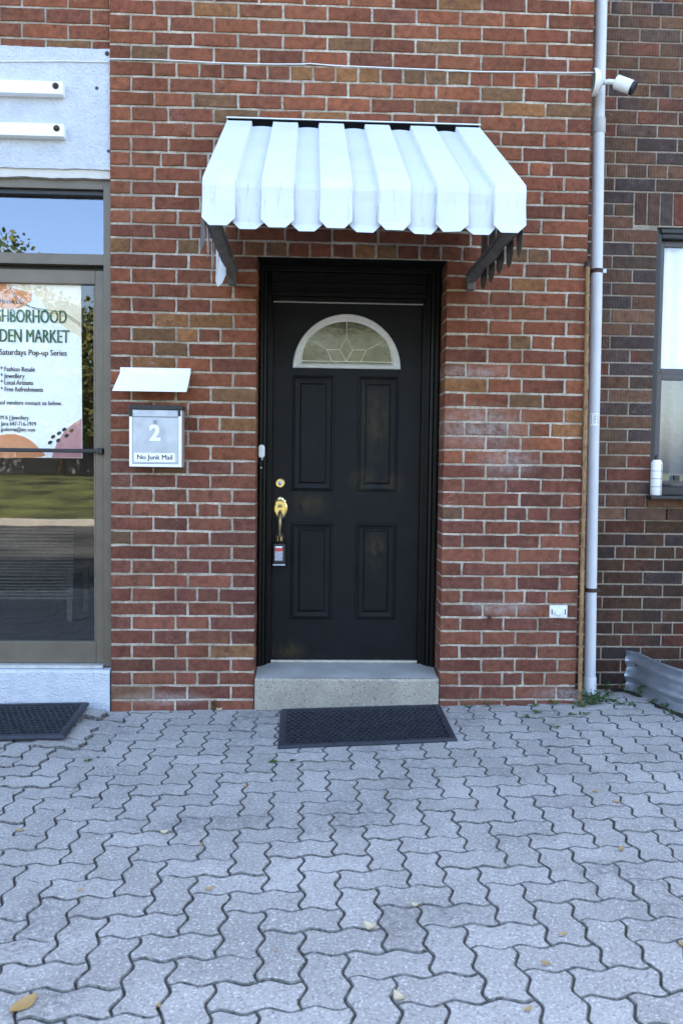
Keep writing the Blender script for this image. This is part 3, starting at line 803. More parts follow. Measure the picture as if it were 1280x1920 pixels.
# ---------------------------------------------------------------- front doorway
step = thing('door_step', (1.33, .1, .02), 'exposed aggregate concrete step below the black front door', 'step')
m = MB(); x0, x1, zf, n = OL+.004, OR-.006, .208, 30
for k in range(n+1):
    x = x0+(x1-x0)*k/n; j = random.uniform(-.003, .003)
    for y, z in ((-.022, -.05), (-.02+j*.6, zf-.012+j), (-.008, zf+j*.5), (.27, .238)): m.v.append((x, y, z))
for k in range(n):
    for q in range(3):
        a = 4*k+q; b = a+4; m.f.append((a, b, b+1, a+1))
m.f.append((3, 2, 1, 0)); m.f.append((4*n, 4*n+1, 4*n+2, 4*n+3))
m.build('riser', M['concrete'], step)
m = MB()
for k in range(n+1):
    x = x0+.004+(x1-x0-.008)*k/n; m.v += [(x, -.006+random.uniform(-.003, .003), zf+.0035), (x, .275, .242)]
for k in range(n): m.f.append((2*k, 2*k+2, 2*k+3, 2*k+1))
m.build('tread', M['conc_top'], step)

frame = thing('door_frame', (1.33, .2, .24), 'glossy black painted timber frame round the front door', 'door frame')
DYF = .265     # door face
def casing(nm, prof, x_in, sgn, z0, z1):
    m = MB()
    poly = [(x_in-sgn*u, y) for u, y in prof]
    nn = len(poly); m.v += [(x, y, z0) for x, y in poly]+[(x, y, z1) for x, y in poly]
    for i in range(nn): m.f.append((i, (i+1) % nn, nn+(i+1) % nn, nn+i))
    m.f.append(tuple(range(nn))); m.f.append(tuple(range(nn, 2*nn)))
    return m.build(nm, M['dframe'], frame, .0015, fixn=True)
prof = [(-.004, .30), (-.004, .235), (.012, .235), (.012, .222), (.020, .222), (.020, .212), (.026, .206), (.032, .212), (.032, .196), (.044, .190), (.050, .196), (.050, .178), (.066, .176), (.072, .182), (.076, .300)]
casing('casing', prof, .880, 1, .225, 2.566)
profr = [(u*1.22, y) for u, y in prof]
casing('casing', profr, 1.764, -1, .225, 2.566)
for z0, z1, y in ((2.372, 2.398, .235), (2.398, 2.425, .212), (2.425, 2.436, .200), (2.436, 2.475, .208), (2.475, 2.486, .196), (2.486, 2.530, .204), (2.530, 2.566, .178)):
    box('header_board', M['dframe'], frame, .872+(.0 if z0 < 2.5 else -.063), 1.772+(0 if z0 < 2.5 else .075), y, .30, z0, z1, .003)
box('threshold', M['came'], frame, .883, 1.762, .244, .30, .240, .2535, .002)
m = MB(); m.box(.8802, .8838, DYF-.012, DYF+.01, .256, 2.371); m.box(1.7602, 1.7638, DYF-.012, DYF+.01, .256, 2.371); m.box(.884, 1.76, DYF-.012, DYF+.01, 2.3672, 2.3708)
m.build('weatherstrip', M['alu'], frame)
box('steel_lintel', M['dframe'], frame, OL+.004, OR-.004, .006, .178, 2.5575, 2.5635, .001)
box('caulk_line', M['fanframe'], frame, OL+.01, OR-.01, .1765, .1775, 2.5602, 2.5656, 0)

door = thing('front_door', (1.32, DYF, .256), 'black four panel front door with a half round fanlight', 'door')
slab_ = box('door_leaf', M['door'], door, .8845, 1.7595, DYF, DYF+.045, .258, 2.366, .002)
def panel(x0, x1, z0, z1):
    def R(i, d): return [(x0+i, DYF-d, z0+i), (x1-i, DYF-d, z0+i), (x1-i, DYF-d, z1-i), (x0+i, DYF-d, z1-i)]
    m = MB(); m.rings([R(0, -.001), R(.003, .009), R(.011, .012), R(.018, .005), R(.040, .0012), R(.046, .0012), R(.051, .010), R(.056, .012)])
    m.build('panel', M['door'], slab_)
for (x0, x1) in ((.999, 1.245), (1.385, 1.624)):
    panel(x0, x1, 1.265, 1.946); panel(x0, x1, .500, 1.078)
fc, fz, fr_ = 1.316, 1.988, .318
def arch(r, y, zoff=0, n=32):
    return [(fc+r*math.cos(math.pi*k/n), y, fz+zoff+max(0, r*math.sin(math.pi*k/n))) for k in range(n+1)]
fan = MB(); n = 32
prof = [(0, 0.0), (.002, .014), (.012, .018), (.020, .013), (.026, .016), (.036, .010), (.044, .004), (.046, -.002)]
for i, d in prof:
    zb = fz+i*.62
    fan.v += [(fc+(fr_-i)*math.cos(math.pi*k/n), DYF-d, zb+(fr_-i-i*.0)*math.sin(math.pi*k/n)*(1-(i*.62-i*0)/fr_*.0)-(i*.62 if k not in (0, n) else 0)*math.sin(math.pi*k/n)) for k in range(n+1)]
L_ = n+1
for q in range(len(prof)-1):
    for k in range(n): fan.f.append((q*L_+k, q*L_+k+1, (q+1)*L_+k+1, (q+1)*L_+k))
    fan.f.append((q*L_+n, q*L_, (q+1)*L_, (q+1)*L_+n))
fl = fan.build('fanlight', M['fanframe'], door, fixn=True)
pane = MB(); pts = arch(fr_-.040, 0, .026); pane.prism([(p[0], p[2]) for p in pts], DYF-.0035, DYF-.0015)
pane.build('pane', M['fglass'], fl, fixn=True)
cm = MB(); yc = DYF-.005
def P(px, py): return (1.316+(px-651)*.00313, yc, 1.989+(690-py)*.00313)
for a, b in (((650, 600), (650, 632)), ((650, 632), (637, 655)), ((637, 655), (650, 677)), ((650, 677), (662, 655)), ((662, 655), (650, 632)), ((637, 655), (613, 655)), ((613, 655), (579, 636)), ((613, 655), (623, 677)), ((662, 655), (687, 655)), ((687, 655), (720, 638)), ((687, 655), (677, 677)), ((563, 677), (740, 677))):
    cm.tube([P(*a), P(*b)], .0030, 6)
cm.tube([(p[0], yc, p[2]) for p in arch(fr_-.050, 0, .030)], .0035, 6)
cm.build('lead_caming', M['came'], fl)
# dim hall behind the fanlight is closed by the door leaf itself
# hardware
def disc(name, mat, parent, x, y, z, prof, n=24, smooth=True):
    rr = [[(x+math.cos(a)*r, y-d, z+math.sin(a)*r) for a in [2*math.pi*k/n for k in range(n)]] for r, d in prof]
    return MB().rings(rr).build(name, mat, parent, smooth=smooth, fixn=True)
db = disc('deadbolt', M['brass'], door, .931, DYF, 1.310, ((.032, 0), (.032, .004), (.027, .012), (.024, .014), (.023, .011), (.014, .011)))
disc('key_cylinder', M['steel'], db, .931, DYF-.0108, 1.310, ((.0135, 0), (.0135, .003), (.012, .004)))
box('keyhole', M['black_pl'], db, .9295, .9325, DYF-.0158, DYF-.0148, 1.300, 1.312, 0)
hs = MB(); hx, hz = .933, 1.160
op = [(-.020, .062), (-.012, .066), (0, .070), (.012, .066), (.020, .062), (.022, .052), (.034, .050), (.032, .040), (.040, .022), (.043, .0), (.040, -.022), (.030, -.040), (.030, -.048), (.022, -.050), (.020, -.060), (0, -.052), (-.020, -.060), (-.022, -.050), (-.030, -.048), (-.030, -.040), (-.040, -.022), (-.043, 0), (-.040, .022), (-.032, .040), (-.034, .050), (-.022, .052)]
hs.rings([[(hx+x*s, DYF-d, hz+z*s) for x, z in op] for s, d in ((1, 0), (1, .004), (.93, .007), (.80, .009), (.74, .006))])
hp = hs.build('handle_plate', M['brass'], door, fixn=True, smooth=True)
box('thumb_latch', M['brass_d'], hp, hx-.012, hx+.012, DYF-.034, DYF-.006, hz+.006, hz+.022, .004)
gr = MB(); gr.tube([(hx, DYF-.008, hz-.018), (hx, DYF-.036, hz-.030), (hx, DYF-.052, hz-.055), (hx-.001, DYF-.056, hz-.10), (hx-.002, DYF-.050, hz-.15), (hx-.003, DYF-.034, hz-.185), (hx-.003, DYF-.012, hz-.205)], [.010, .013, .0135, .012, .010, .008, .009], 12)
gr.build('grip', M['brass_d'], hp, smooth='all')
box('grip_foot', M['brass'], hp, hx-.018, hx+.016, DYF-.012, DYF-.001, .962, 1.000, .004)
lk = thing('key_lockbox', (.930, DYF-.05, .83), 'black key lockbox hanging from the brass door handle', 'lockbox')
box('housing', M['black_pl'], lk, .893, .967, DYF-.070, DYF-.016, .836, .955, .008)
sh = MB(); sh.tube([(.910, DYF-.030, .952), (.910, DYF-.030, .992), (.916, DYF-.030, 1.010), (.930, DYF-.030, 1.017), (.944, DYF-.030, 1.010), (.950, DYF-.030, .992), (.950, DYF-.030, .952)], .0055, 10)
sh.build('shackle', M['dark_pl'], lk, smooth='all')
box('base_plate', M['steel'], lk, .893, .966, DYF-.071, DYF-.017, .826, .8355, .002)
fl2 = box('label_patch', M['greypr'], lk, .906, .952, DYF-.0712, DYF-.0704, .856, .942, 0)
box('red_stripe', M['redpl'], fl2, .906, .952, DYF-.0720, DYF-.0713, .912, .930, 0)
box('white_stripe', M['paper'], fl2, .912, .944, DYF-.0720, DYF-.0713, .932, .940, 0)
bell = thing('doorbell', (.826, .17, 1.455), 'white oval doorbell button on the left door casing', 'doorbell')
pts = [(.826+.018*math.cos(a), 1.494+(.0205 if math.sin(a) > 0 else -.0205)+.018*math.sin(a)) for a in [2*math.pi*k/28+.001 for k in range(28)]]
MB().prism(pts, .156, .1755).build('housing', M['white_met'], bell, .004, fixn=True)
disc('button', M['white_met'], bell, .826, .156, 1.494, ((.0125, 0), (.012, .0012), (.011, .0004)))
for z, x in ((1.448, .829), (1.400, .823)):
    disc('paint_screw', M['white_pl'], frame, x, .1765, z, ((.005, 0), (.005, .002), (.003, .003)), 10)

# ---------------------------------------------------------------- awning
aw = thing('door_awning', (1.33, -.5, 2.45), 'white aluminium slat awning with scalloped valance over the front door', 'awning')
AX0, AX1, AYF = .632, 2.022, -1.05
ZT, ZF, ZV = 3.272, 2.612, 2.425
PIT = .2496; RW = .142
def slat(name, x0, x1, lift, crown, drop, ytop):
    m = MB()
    US = [0, .012, .03, .28, .5, .72, .97, .988, 1]; LF = [0, .55, 1, 1, 1, 1, 1, .55, 0]
    wd = x1-x0; nx = len(US)-1; sec = []
    for t in (0, .2, .4, .6, .8, .955):
        yy = ytop+(AYF-ytop)*t; sec.append((yy, ZT+(ZF-ZT)*yy/AYF, Vector((0, -.53, .85)), 1))
    sec += [(AYF-.001, ZF+.001, Vector((0, -.80, .55)), 1), (AYF-.003, ZF-.022, Vector((0, -1, .1)), 1), (AYF+.001, ZV+.12, Vector((0, -1, 0)), 1), (AYF+.004, ZV+.034-drop, Vector((0, -1, 0)), .0)]
    sag = [random.uniform(-.0015, .0015) for _ in sec]
    for th in (0, -.0022):
        for (yy, zz, nrm, side), sg in zip(sec, sag):
            for u, l in zip(US, LF):
                l2 = l if side else 1
                p = Vector((x0+wd*u, yy, zz))+nrm*(lift*l2+crown*math.sin(math.pi*u)+th+sg*math.sin(math.pi*u))
                m.v.append(tuple(p))
    ns = len(sec); w = nx+1; half = ns*w
    for s_ in range(ns-1):
        for i in range(nx):
            a = s_*w+i; m.f.append((a, a+1, a+w+1, a+w)); m.f.append((half+a, half+a+w, half+a+w+1, half+a+1))
    last = (ns-1)*w; base = len(m.v); fl_ = .018 if lift < .01 else .004       # pans flare outwards at the tip
    tip = [(x0+wd*(.24+random.uniform(-.02, .02)), AYF+.004-lift-crown-fl_, ZV-drop+random.uniform(-.002, .002)), (x0+wd*(.76+random.uniform(-.02, .02)), AYF+.004-lift-crown-fl_, ZV-drop+random.uniform(-.002, .002))]
    m.v += tip+[(x, y+.0022, z) for x, y, z in tip]
    m.f.append(tuple([last+i for i in range(nx+1)]+[base+1, base])); m.f.append(tuple([half+last+i for i in reversed(range(nx+1))]+[base+2, base+3]))
    m.f.append((base, base+1, base+3, base+2))
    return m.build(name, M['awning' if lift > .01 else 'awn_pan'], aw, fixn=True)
for k in range(6):
    x0 = AX0+k*PIT; slat('raised_slat', x0, x0+RW, .024, .0, random.uniform(-.003, .003), -.006)
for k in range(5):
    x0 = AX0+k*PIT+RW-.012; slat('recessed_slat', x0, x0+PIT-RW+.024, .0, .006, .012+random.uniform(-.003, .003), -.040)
m = MB(); m.box(AX0, AX1, -.012, .0, ZT+.005, ZT+.030); m.box(AX0, AX1, -.035, -.012, ZT+.022, ZT+.028)
m.build('wall_flashing', M['awning'], aw)
box('gap_shade_bar', M['slot'], aw, AX0+.01, AX1-.01, -.030, -.002, ZT-.10, ZT+.020, .001)  # black bar stands in for the shade behind the gap under the flashing
m = MB(); n = 70
for k in range(n+1):
    x = AX0-.004+(AX1-AX0+.008)*k/n; m.v += [(x, -.012, ZT+.0305), (x, -.001, ZT+.036+random.uniform(0, .010))]
for k in range(n): m.f.append((2*k, 2*k+2, 2*k+3, 2*k+1))
m.build('sealant', M['rustiron'], aw)
for sx, xx in ((-1, .668), (1, 1.986)):
    m = MB()
    pth = [(xx+.004*math.sin(k*2.1), -1.03+k*.125, 2.462+.005*math.sin(k*1.3)) for k in range(9)]
    m.tube(pth, [.026, .028, .026, .027, .025, .026, .028, .030, .026], 10); m.box(xx-.036, xx+.036, -1.03, -.03, 2.474, 2.480)
    a = m.build('arm', M['awn_dark'], aw)
    box('wall_foot', M['awn_dark'], a, xx-.022, xx+.022, -.045, -.001, 2.40, 2.478, .004)
    # pointed side slats hang between the slope and the arm
    xs_ = AX0-.004 if sx < 0 else AX1+.004
    for k, yc in enumerate((-.93, -.745, -.55, -.36, -.17)):
        tw = {-1: (.25, .10, .06, .18, .42), 1: (.10, .05, .0, .02, .0)}[sx][k]*(-1 if sx < 0 else 1)
        zt = ZT+(ZF-ZT)*(yc/AYF)-.03; zb = 2.372-random.uniform(-.012, .015)
        hw = .086
        outl = [(-hw, zt+hw*.5), (hw, zt-hw*.5+.08 if False else zt-.0), (hw, zb+.036), (hw*.45, zb), (-hw*.35, zb+.004), (-hw, zb+.040)]
        outl[0] = (-hw, zt-.05); outl[1] = (hw, zt+.03)
        m = MB(); ca, sa = math.cos(tw), math.sin(tw)
        for th in (0, .002):
            for u, z in outl:
                bend = sx*max(0, (2.46-z))*(.10 if sx < 0 else .05)
                # twist grows towards the loose end
                q = min(1, max(0, (2.62-z)/.2)); c2, s2 = math.cos(tw*q), math.sin(tw*q)
                m.v.append((xs_+u*s2+th*sx+bend, yc+u*c2, z))
        nn = len(outl)
        m.f.append(tuple(range(nn))); m.f.append(tuple(reversed(range(nn, 2*nn))))
        for i in range(nn): m.f.append((i, nn+i, nn+(i+1) % nn, (i+1) % nn))
        m.build('side_slat', M['awning'] if sx < 0 and k > 0 else M['slat_in'], aw, fixn=True)

# ---------------------------------------------------------------- things fixed to the wall
mbx = thing('mailbox', (.267, -.06, 1.395), 'silver steel mailbox numbered 2 on the red brick wall', 'mailbox')
bx = box('body', M['steel'], mbx, .126, .408, -.105, -.003, 1.395, 1.728, .006)
m = MB(); m.box(.126, .142, -.112, -.1055, 1.397, 1.70); m.box(.391, .408, -.112, -.1055, 1.397, 1.70); m.box(.142, .391, -.112, -.1055, 1.397, 1.412)
m.build('front_frame', M['white_met'], mbx, .002)
dp = box('front_door', M['steel'], mbx, .1445, .3885, -.110, -.1055, 1.4145, 1.662, .002)
box('lid', M['steel'], mbx, .143, .388, -.113, -.1055, 1.667, 1.704, .004)
box('lid_hood', M['black_pl'], mbx, .124, .410, -.116, -.002, 1.706, 1.731, .004)
box('lid_cap', M['black_pl'], mbx, .124, .1425, -.117, -.104, 1.668, 1.705, .003)
box('lid_cap', M['black_pl'], mbx, .3885, .402, -.117, -.104, 1.672, 1.705, .003)
lk2 = disc('cam_lock', M['steel'], mbx, .264, -.1102, 1.642, ((.014, 0), (.0135, .004), (.010, .006), (.008, .004)))
box('keyhole', M['black_pl'], lk2, .259, .269, -.1165, -.1155, 1.640, 1.644, 0)
text('2', .236, 1.541, .083, .056, M['paper'], mbx, -.1125, bold=.028, name='number')
st = box('sticker', M['paper'], mbx, .153, .372, -.1112, -.1104, 1.424, 1.472, 0)
text('No Junk Mail', .170, 1.437, .026, .188, M['print_black'], st, -.1122, wt=1)
cp = thing('mailbox_canopy', (.24, -.05, 1.80), 'white sheet metal rain flap tilted above the mailbox', 'canopy')
m = MB()
for d in (0, .002):
    m.v += [(.055, -.004-d, 1.943), (.440, -.004-d, 1.943), (.440, -.006-d, 1.915), (.055, -.006-d, 1.915), (.434, -.115, 1.806-d), (.036, -.115, 1.806-d)]
m.f += [(0, 3, 2, 1), (3, 5, 4, 2), (6, 7, 8, 9), (9, 8, 10, 11), (0, 1, 7, 6), (4, 5, 11, 10), (1, 2, 8, 7), (2, 4, 10, 8), (0, 6, 9, 3), (3, 9, 11, 5)]
m.build('flap', M['white_met'], cp, fixn=True)
for x in (.077, .247, .420): disc('screw', M['steel'], cp, x, -.006, 1.930, ((.004, 0), (.004, .0015), (.002, .002)), 8)
cb = [(-1.2, 3.585), (-.6, 3.575), (-.25, 3.588), (-.02, 3.59), (.002, 3.598), (.269, 3.601), (.615, 3.595), (.9, 3.598), (1.05, 3.603), (1.079, 3.607), (1.2, 3.601), (1.5, 3.598), (1.783, 3.595), (2.019, 3.593), (2.316, 3.600), (2.54, 3.604), (2.645, 3.608), (2.66, 3.605)]
m = MB(); m.tube([(x, -.006 if x > -.01 else SY-.020, z) for x, z in cb], .0032, 8)
tag(m.build('cable', M['white_pl'], smooth='all'), 'thin white cable stapled across the wall above the awning', 'cable')
sc = thing('security_camera', (2.66, .03, 3.5), 'white bullet security camera at the corner of the red brick wall', 'camera')
m = MB(); c = Vector((2.646, .02, 3.566))
rr = [[c+Vector((d, math.cos(a)*r, math.sin(a)*r)) for a in [2*math.pi*k/24 for k in range(24)]] for r, d in ((.072, 0), (.072, .022), (.066, .032), (.030, .055), (.020, .060))]
m.rings(rr); m.build('mount', M['white_pl'], sc, smooth=True, fixn=True)
ax0 = Vector((2.70, .02, 3.566)); ax1 = Vector((2.775, -.03, 3.548)); d = Vector((.80, -.35, -.46)).normalized()
m = MB(); m.tube([ax0, (ax0+ax1)/2+Vector((0, 0, .004)), ax1], .014, 12); m.build('arm', M['white_pl'], sc, smooth='all')
h0 = Vector((2.765, -.03, 3.552)); m = MB(); m.tube([h0, h0+d*.004, h0+d*.095], [.032, .037, .037], 20); m.build('housing', M['white_pl'], sc, smooth=True)
m = MB(); m.tube([h0+d*.0955, h0+d*.113], [.038, .037], 20); m.build('lens_hood', M['black_pl'], sc, smooth=True)
jx = thing('cover_plate', (2.53, 0, .56), 'small pale electrical cover plate with a knob low on the brick', 'cover plate')
box('plate', M['white_pl'], jx, 2.481, 2.583, -.012, .004, .563, .635, .003)
box('slot', M['black_pl'], jx, 2.491, 2.496, -.0132, -.0122, .582, .614, 0); box('slot', M['black_pl'], jx, 2.567, 2.572, -.0132, -.0122, .582, .614, 0)
disc('knob', M['white_pl'], jx, 2.523, -.012, .597, ((.018, 0), (.017, .016), (.014, .019)), 16)
disc('screw', M['steel'], jx, 2.532, -.0122, .626, ((.003, 0), (.003, .001), (.002, .0012)), 8); disc('screw', M['steel'], jx, 2.532, -.0122, .572, ((.003, 0), (.003, .001), (.002, .0012)), 8)
m = MB(); m.tube([(2.137, -.016, .566), (2.137, .02, .566)], .011, 12); tag(m.build('pipe_stub', M['rustiron']), 'short dark pipe stub in a mortar joint low on the right pier', 'pipe')

# ---------------------------------------------------------------- pipes at the corner
ds = thing('downspout', (2.77, .12, .09), 'round grey-white plastic downspout in the corner between the two walls', 'downspout')
path = [(2.722, .12, 4.6), (2.727, .12, 3.5), (2.735, .12, 3.0), (2.744, .12, 2.4), (2.750, .12, 1.6), (2.760, .12, .8), (2.770, .12, .15)]
m = MB(); m.tube(path, .0325, 24); m.build('pipe', M['pipe'], ds, smooth=True)
def px_(z):
    for (a, b) in zip(path[:-1], path[1:]):
        if b[2] <= z <= a[2]: return b[0]+(a[0]-b[0])*(z-b[2])/(a[2]-b[2])
    return 2.77
m = MB(); m.tube([(px_(3.41), .12, 3.412), (px_(3.41), .12, 3.408), (px_(3.33), .12, 3.332), (px_(3.33), .12, 3.328)], [.034, .0375, .0375, .0345], 24); m.build('coupling', M['pipe2'], ds, smooth=True)
m = MB(); m.tube([(2.7695, .12, .19), (2.770, .12, .185), (2.771, .12, .092)], [.0335, .0372, .0372], 24); m.build('end_socket', M['pipe'], ds, smooth=True)
for z in (2.553, .707):
    x = px_(z); m = MB(); m.tube([(x, .12, z-.012), (x, .12, z+.012)], .0345, 24); b = m.build('bracket', M['rustiron'], ds)
    m = MB(); m.box(x-.006, x+.006, .15, DY+.01, z-.012, z+.012); m.box(x+.03, x+.052, .108, .112, z-.01, z+.012)
    m.build('bracket_tab', M['steel'] if z > 1 else M['rustiron'], b)
m = MB(); sx_ = px_(1.70); a0 = []
for k in range(9):
    a = rad(-150+k*12); a0.append((sx_+.0332*math.cos(a), .12+.0332*math.sin(a)))
for x, y in a0: m.v += [(x, y, 1.667), (x, y, 1.738)]
for k in range(8): m.f.append((2*k, 2*k+2, 2*k+3, 2*k+1))
stk = m.build('sticker', M['paper'], ds)
m = MB(); R_ = .0338
def sp(u, z):
    a = rad(-150+u*96); return (sx_+R_*math.cos(a), .12+R_*math.sin(a), z)
for pl in ([(.15, 1.674), (.15, 1.73)], [(.40, 1.680), (.66, 1.684), (.60, 1.692), (.40, 1.694)], [(.40, 1.700), (.68, 1.712), (.42, 1.712), (.68, 1.700)], [(.40, 1.719), (.68, 1.719), (.68, 1.728), (.42, 1.728)], [(.85, 1.672), (.85, 1.732)]):
    m.tube([sp(*q) for q in pl], .0014, 5)
m.build('scrawl', M['print_black'], stk)
m = MB(); m.tube([(2.641, -.017, 2.560), (2.654, -.017, 1.654), (2.661, -.017, .744), (2.667, -.017, .05)], .0118, 14)
rp = m.build('rusty_conduit', M['rust'], smooth=True); tag(rp, 'thin rusty ochre conduit at the edge of the red brick wall', 'conduit')
m = MB(); m.tube([(2.641, -.017, 2.545), (2.641, -.017, 2.572)], .0165, 12); m.build('end_fitting', M['rustiron'], rp)

# ---------------------------------------------------------------- window sill can and window well
can = thing('spray_can', (3.182, DY-.035, wz0+.05), 'white spray can standing on the dark window sill', 'spray can')
cz = wz0+.051; cx, cy = 3.182, DY-.022
def lathe(nm, mat, par, prof, x, y, n=24):
    m = MB(); m.rings([[(x+math.cos(a)*r, y+math.sin(a)*r, z) for a in [2*math.pi*k/n for k in range(n)]] for r, z in prof]); return m.build(nm, mat, par, smooth=True, fixn=True)
cz = wz0+.0
sl = cz+.002
lathe('can_body', M['white_met'], can, ((.030, sl), (.033, sl+.004), (.033, sl+.190), (.030, sl+.198), (.022, sl+.212)), cx, cy-.03)
lathe('nozzle_cap', M['black_pl'], can, ((.012, sl+.212), (.012, sl+.232), (.008, sl+.240), (.001, sl+.241)), cx, cy-.03)
for z in (sl+.050, sl+.098, sl+.144): lathe('label_band', M['print_black'], can, ((.0333, z), (.0336, z+.0005), (.0336, z+.002), (.0333, z+.0025)), cx, cy-.03)
m = MB(); an = rad(-58); m.box(-.0015, .0015, -.0345, -.0330, 0, .185); m.v = [(cx+x*math.cos(an+rad(90))-y*math.sin(an+rad(90)), cy-.03+x*math.sin(an+rad(90))+y*math.cos(an+rad(90)), sl+.005+z) for x, y, z in m.v]
m.build('label_stripe', M['print_black'], can)
sb_ = box('sill_ledge', M['winframe'], wo_, wx0-.03, wx1+.03, DY-.105, DY-.02, wz0-.022, wz0, .004)

ww = thing('window_well', (3.5, 0, .07), 'galvanised corrugated steel window well at the foot of the dark brick', 'window well')
plan = [(3.045, .285), (3.075, .265), (3.10, .215)]
for k in range(13):
    t = k/12; a = rad(190+160*t); plan.append((3.60+.49*math.cos(a), .10+.62*math.sin(a)*1.0))
plan += [(4.12, .215), (4.15, .265), (4.18, .285)]
m = MB(); zz = 14; H_ = .235
for th in (0, .003):
    for i, (x, y) in enumerate(plan):
        a = Vector(plan[max(0, i-1)]); b = Vector(plan[min(len(plan)-1, i+1)]); t = (b-a).normalized(); nn = Vector((t.y, -t.x))
        for k in range(zz+1):
            u = k/zz; c = .024*math.cos(u*2*math.pi*2.5)
            m.v.append((x+nn.x*(c-th), y+nn.y*(c-th), .066+u*H_))
w = zz+1; L_ = len(plan)*w
for i in range(len(plan)-1):
    for k in range(zz):
        a = i*w+k; m.f.append((a, a+w, a+w+1, a+1)); m.f.append((L_+a, L_+a+1, L_+a+w+1, L_+a+w))
m.build('corrugated_panel', M['galv'], ww, smooth='all')
m = MB(); m.tube([(x, y, .066+H_+.004) for x, y in plan], .009, 8); m.build('rolled_rim', M['galv'], ww, smooth='all')
for z in (.235, .16): disc('bolt', M['rustiron'], ww, 3.088, .225, z, ((.008, 0), (.007, .006), (.003, .008)), 8)
# soil round the well
m = MB()
g = [(2.98, .32), (3.02, .2), (3.06, .08), (3.085, -.06), (3.11, -.2), (3.13, -.33), (3.3, -.75), (3.9, -.9), (5.6, -.9), (5.6, .32)]
m.add([(x, y, zg(x)+.0) for x, y in g], [tuple(range(len(g)))])
tag(m.build('soil', M['soil']), kind='structure')

# ---------------------------------------------------------------- mats
def mat_(pts, label):
    root = thing('door_mat', (sum(p[0] for p in pts)/4, sum(p[1] for p in pts)/4, zg(pts[0][0])), label, 'door mat', 'black rubber mats')
    a, b, c, d = [Vector(p) for p in pts]      # far-left, far-right, near-right, near-left
    def Q(u, v, h):
        p = (a*(1-u)+b*u)*(1-v)+(d*(1-u)+c*u)*v
        return (p.x, p.y, zg(p.x, p.y)+(.004 if p.x > 0 else .019)+h)
    LX, LY = (b-a).length, (d-a).length
    m = MB(); eu, ev = .036/LX, .036/LY
    def R(iu, iv, h): return [Q(iu, iv, h), Q(iu, 1-iv, h), Q(1-iu, 1-iv, h), Q(1-iu, iv, h)]
    m.rings([R(0, 0, -.003), R(0, 0, .003), R(.012/LX, .012/LY, .012), R(eu, ev, .012), R(eu, ev, .002)], False)
    m.build('border', M['rubber'], root, fixn=True)
    m = MB(); m.add(R(eu*.98, ev*.98, .0022), [(0, 1, 2, 3)]); m.build('backing', M['joint'], root, fixn=True)
    m = MB(); ny = int(LY/.040); nx = int(LX/.034)
    def bar(u0, v0, u1, v1, wu, wv, h):
        vv = [Q(u0-wu, v0-wv, .002), Q(u1+wu, v0-wv, .002), Q(u1+wu, v1+wv, .002), Q(u0-wu, v1+wv, .002)]
        tt = [Q(u0-wu, v0-wv, h), Q(u1+wu, v0-wv, h), Q(u1+wu, v1+wv, h), Q(u0-wu, v1+wv, h)]
        m.add(vv+tt, [(4, 5, 6, 7), (0, 1, 5, 4), (1, 2, 6, 5), (2, 3, 7, 6), (3, 0, 4, 7)])
    du, dv = (1-2*eu)/nx, (1-2*ev)/ny
    for j in range(1, ny):
        for i in range(nx):   # zigzag rows: honeycomb webs
            o = .5 if j % 2 else 0
            u0 = eu+(i+o)*du; v0 = ev+j*dv; s_ = dv*.22
            for (ua, va, ub, vb) in ((u0, v0+s_, u0+du/2, v0-s_), (u0+du/2, v0-s_, u0+du, v0+s_)):
                if ub > 1-eu+.001: continue
                wv = .0042/LY
                lo = [Q(ua, va-wv, .002), Q(ub, vb-wv, .002), Q(ub, vb+wv, .002), Q(ua, va+wv, .002)]
                hi = [Q(ua, va-wv, .0105), Q(ub, vb-wv, .0105), Q(ub, vb+wv, .0105), Q(ua, va+wv, .0105)]
                m.add(lo+hi, [(4, 5, 6, 7), (0, 1, 5, 4), (2, 3, 7, 6)])
            if u0 < 1-eu: bar(u0, v0+s_, u0, v0+dv-s_, .0036/LX, 0, .0105)
    m.build('honeycomb_web', M['rubber'], root)
mat_([(.955, -.050), (1.862, -.012), (1.852, -.632), (.962, -.694)], 'black rubber honeycomb door mat in front of the concrete step')
mat_([(-1.05, -.03), (-.112, -.03), (-.094, -.575), (-1.05, -.58)], 'black rubber honeycomb mat at left below the shop step')

# ---------------------------------------------------------------- weeds and fallen leaves
def weed(x, y, h, nl, label, spread=.05, grp='weeds in the paving joints'):
    root = thing('weed', (x, y, zg(x)), label, 'weed', grp)
    m = MB(); s2 = MB()
    for k in range(nl):
        a = random.uniform(0, 2*math.pi); r = spread*math.sqrt(random.random()); hh = h*random.uniform(.25, 1)
        c = Vector((x+math.cos(a)*r, y+math.sin(a)*r*.7, zg(x)+hh)); L = random.uniform(.017, .034)*(1 if h > .03 else .75)
        d = Vector((math.cos(a), math.sin(a), random.uniform(-.5, .3))).normalized(); sd = d.cross(Vector((0, 0, 1))).normalized()*L*.45
        up_ = Vector((0, 0, L*.18))
        m.add([c-d*L*.5, c-d*L*.1+sd+up_, c+d*L*.25+sd*.8+up_*.8, c+d*L*.55, c+d*L*.25-sd*.8+up_*.8, c-d*L*.1-sd+up_], [(0, 1, 2, 3), (0, 3, 4, 5)])
        s2.tube([(x+math.cos(a)*r*.3, y+math.sin(a)*r*.2, zg(x)-.005), c-d*L*.4], .0009, 4, False)
    m.build('leaves', M['weed'], root); s2.build('stem', M['weed'], root)
weed(2.735, -.03, .085, 38, 'largest leafy green weed at the foot of the rusty conduit', .062)
weed(2.80, .02, .04, 16, 'low green weed just right of the conduit, below the downspout', .06)
weed(2.66, -.07, .035, 14, 'small weed at the corner below the red brick edge', .04)
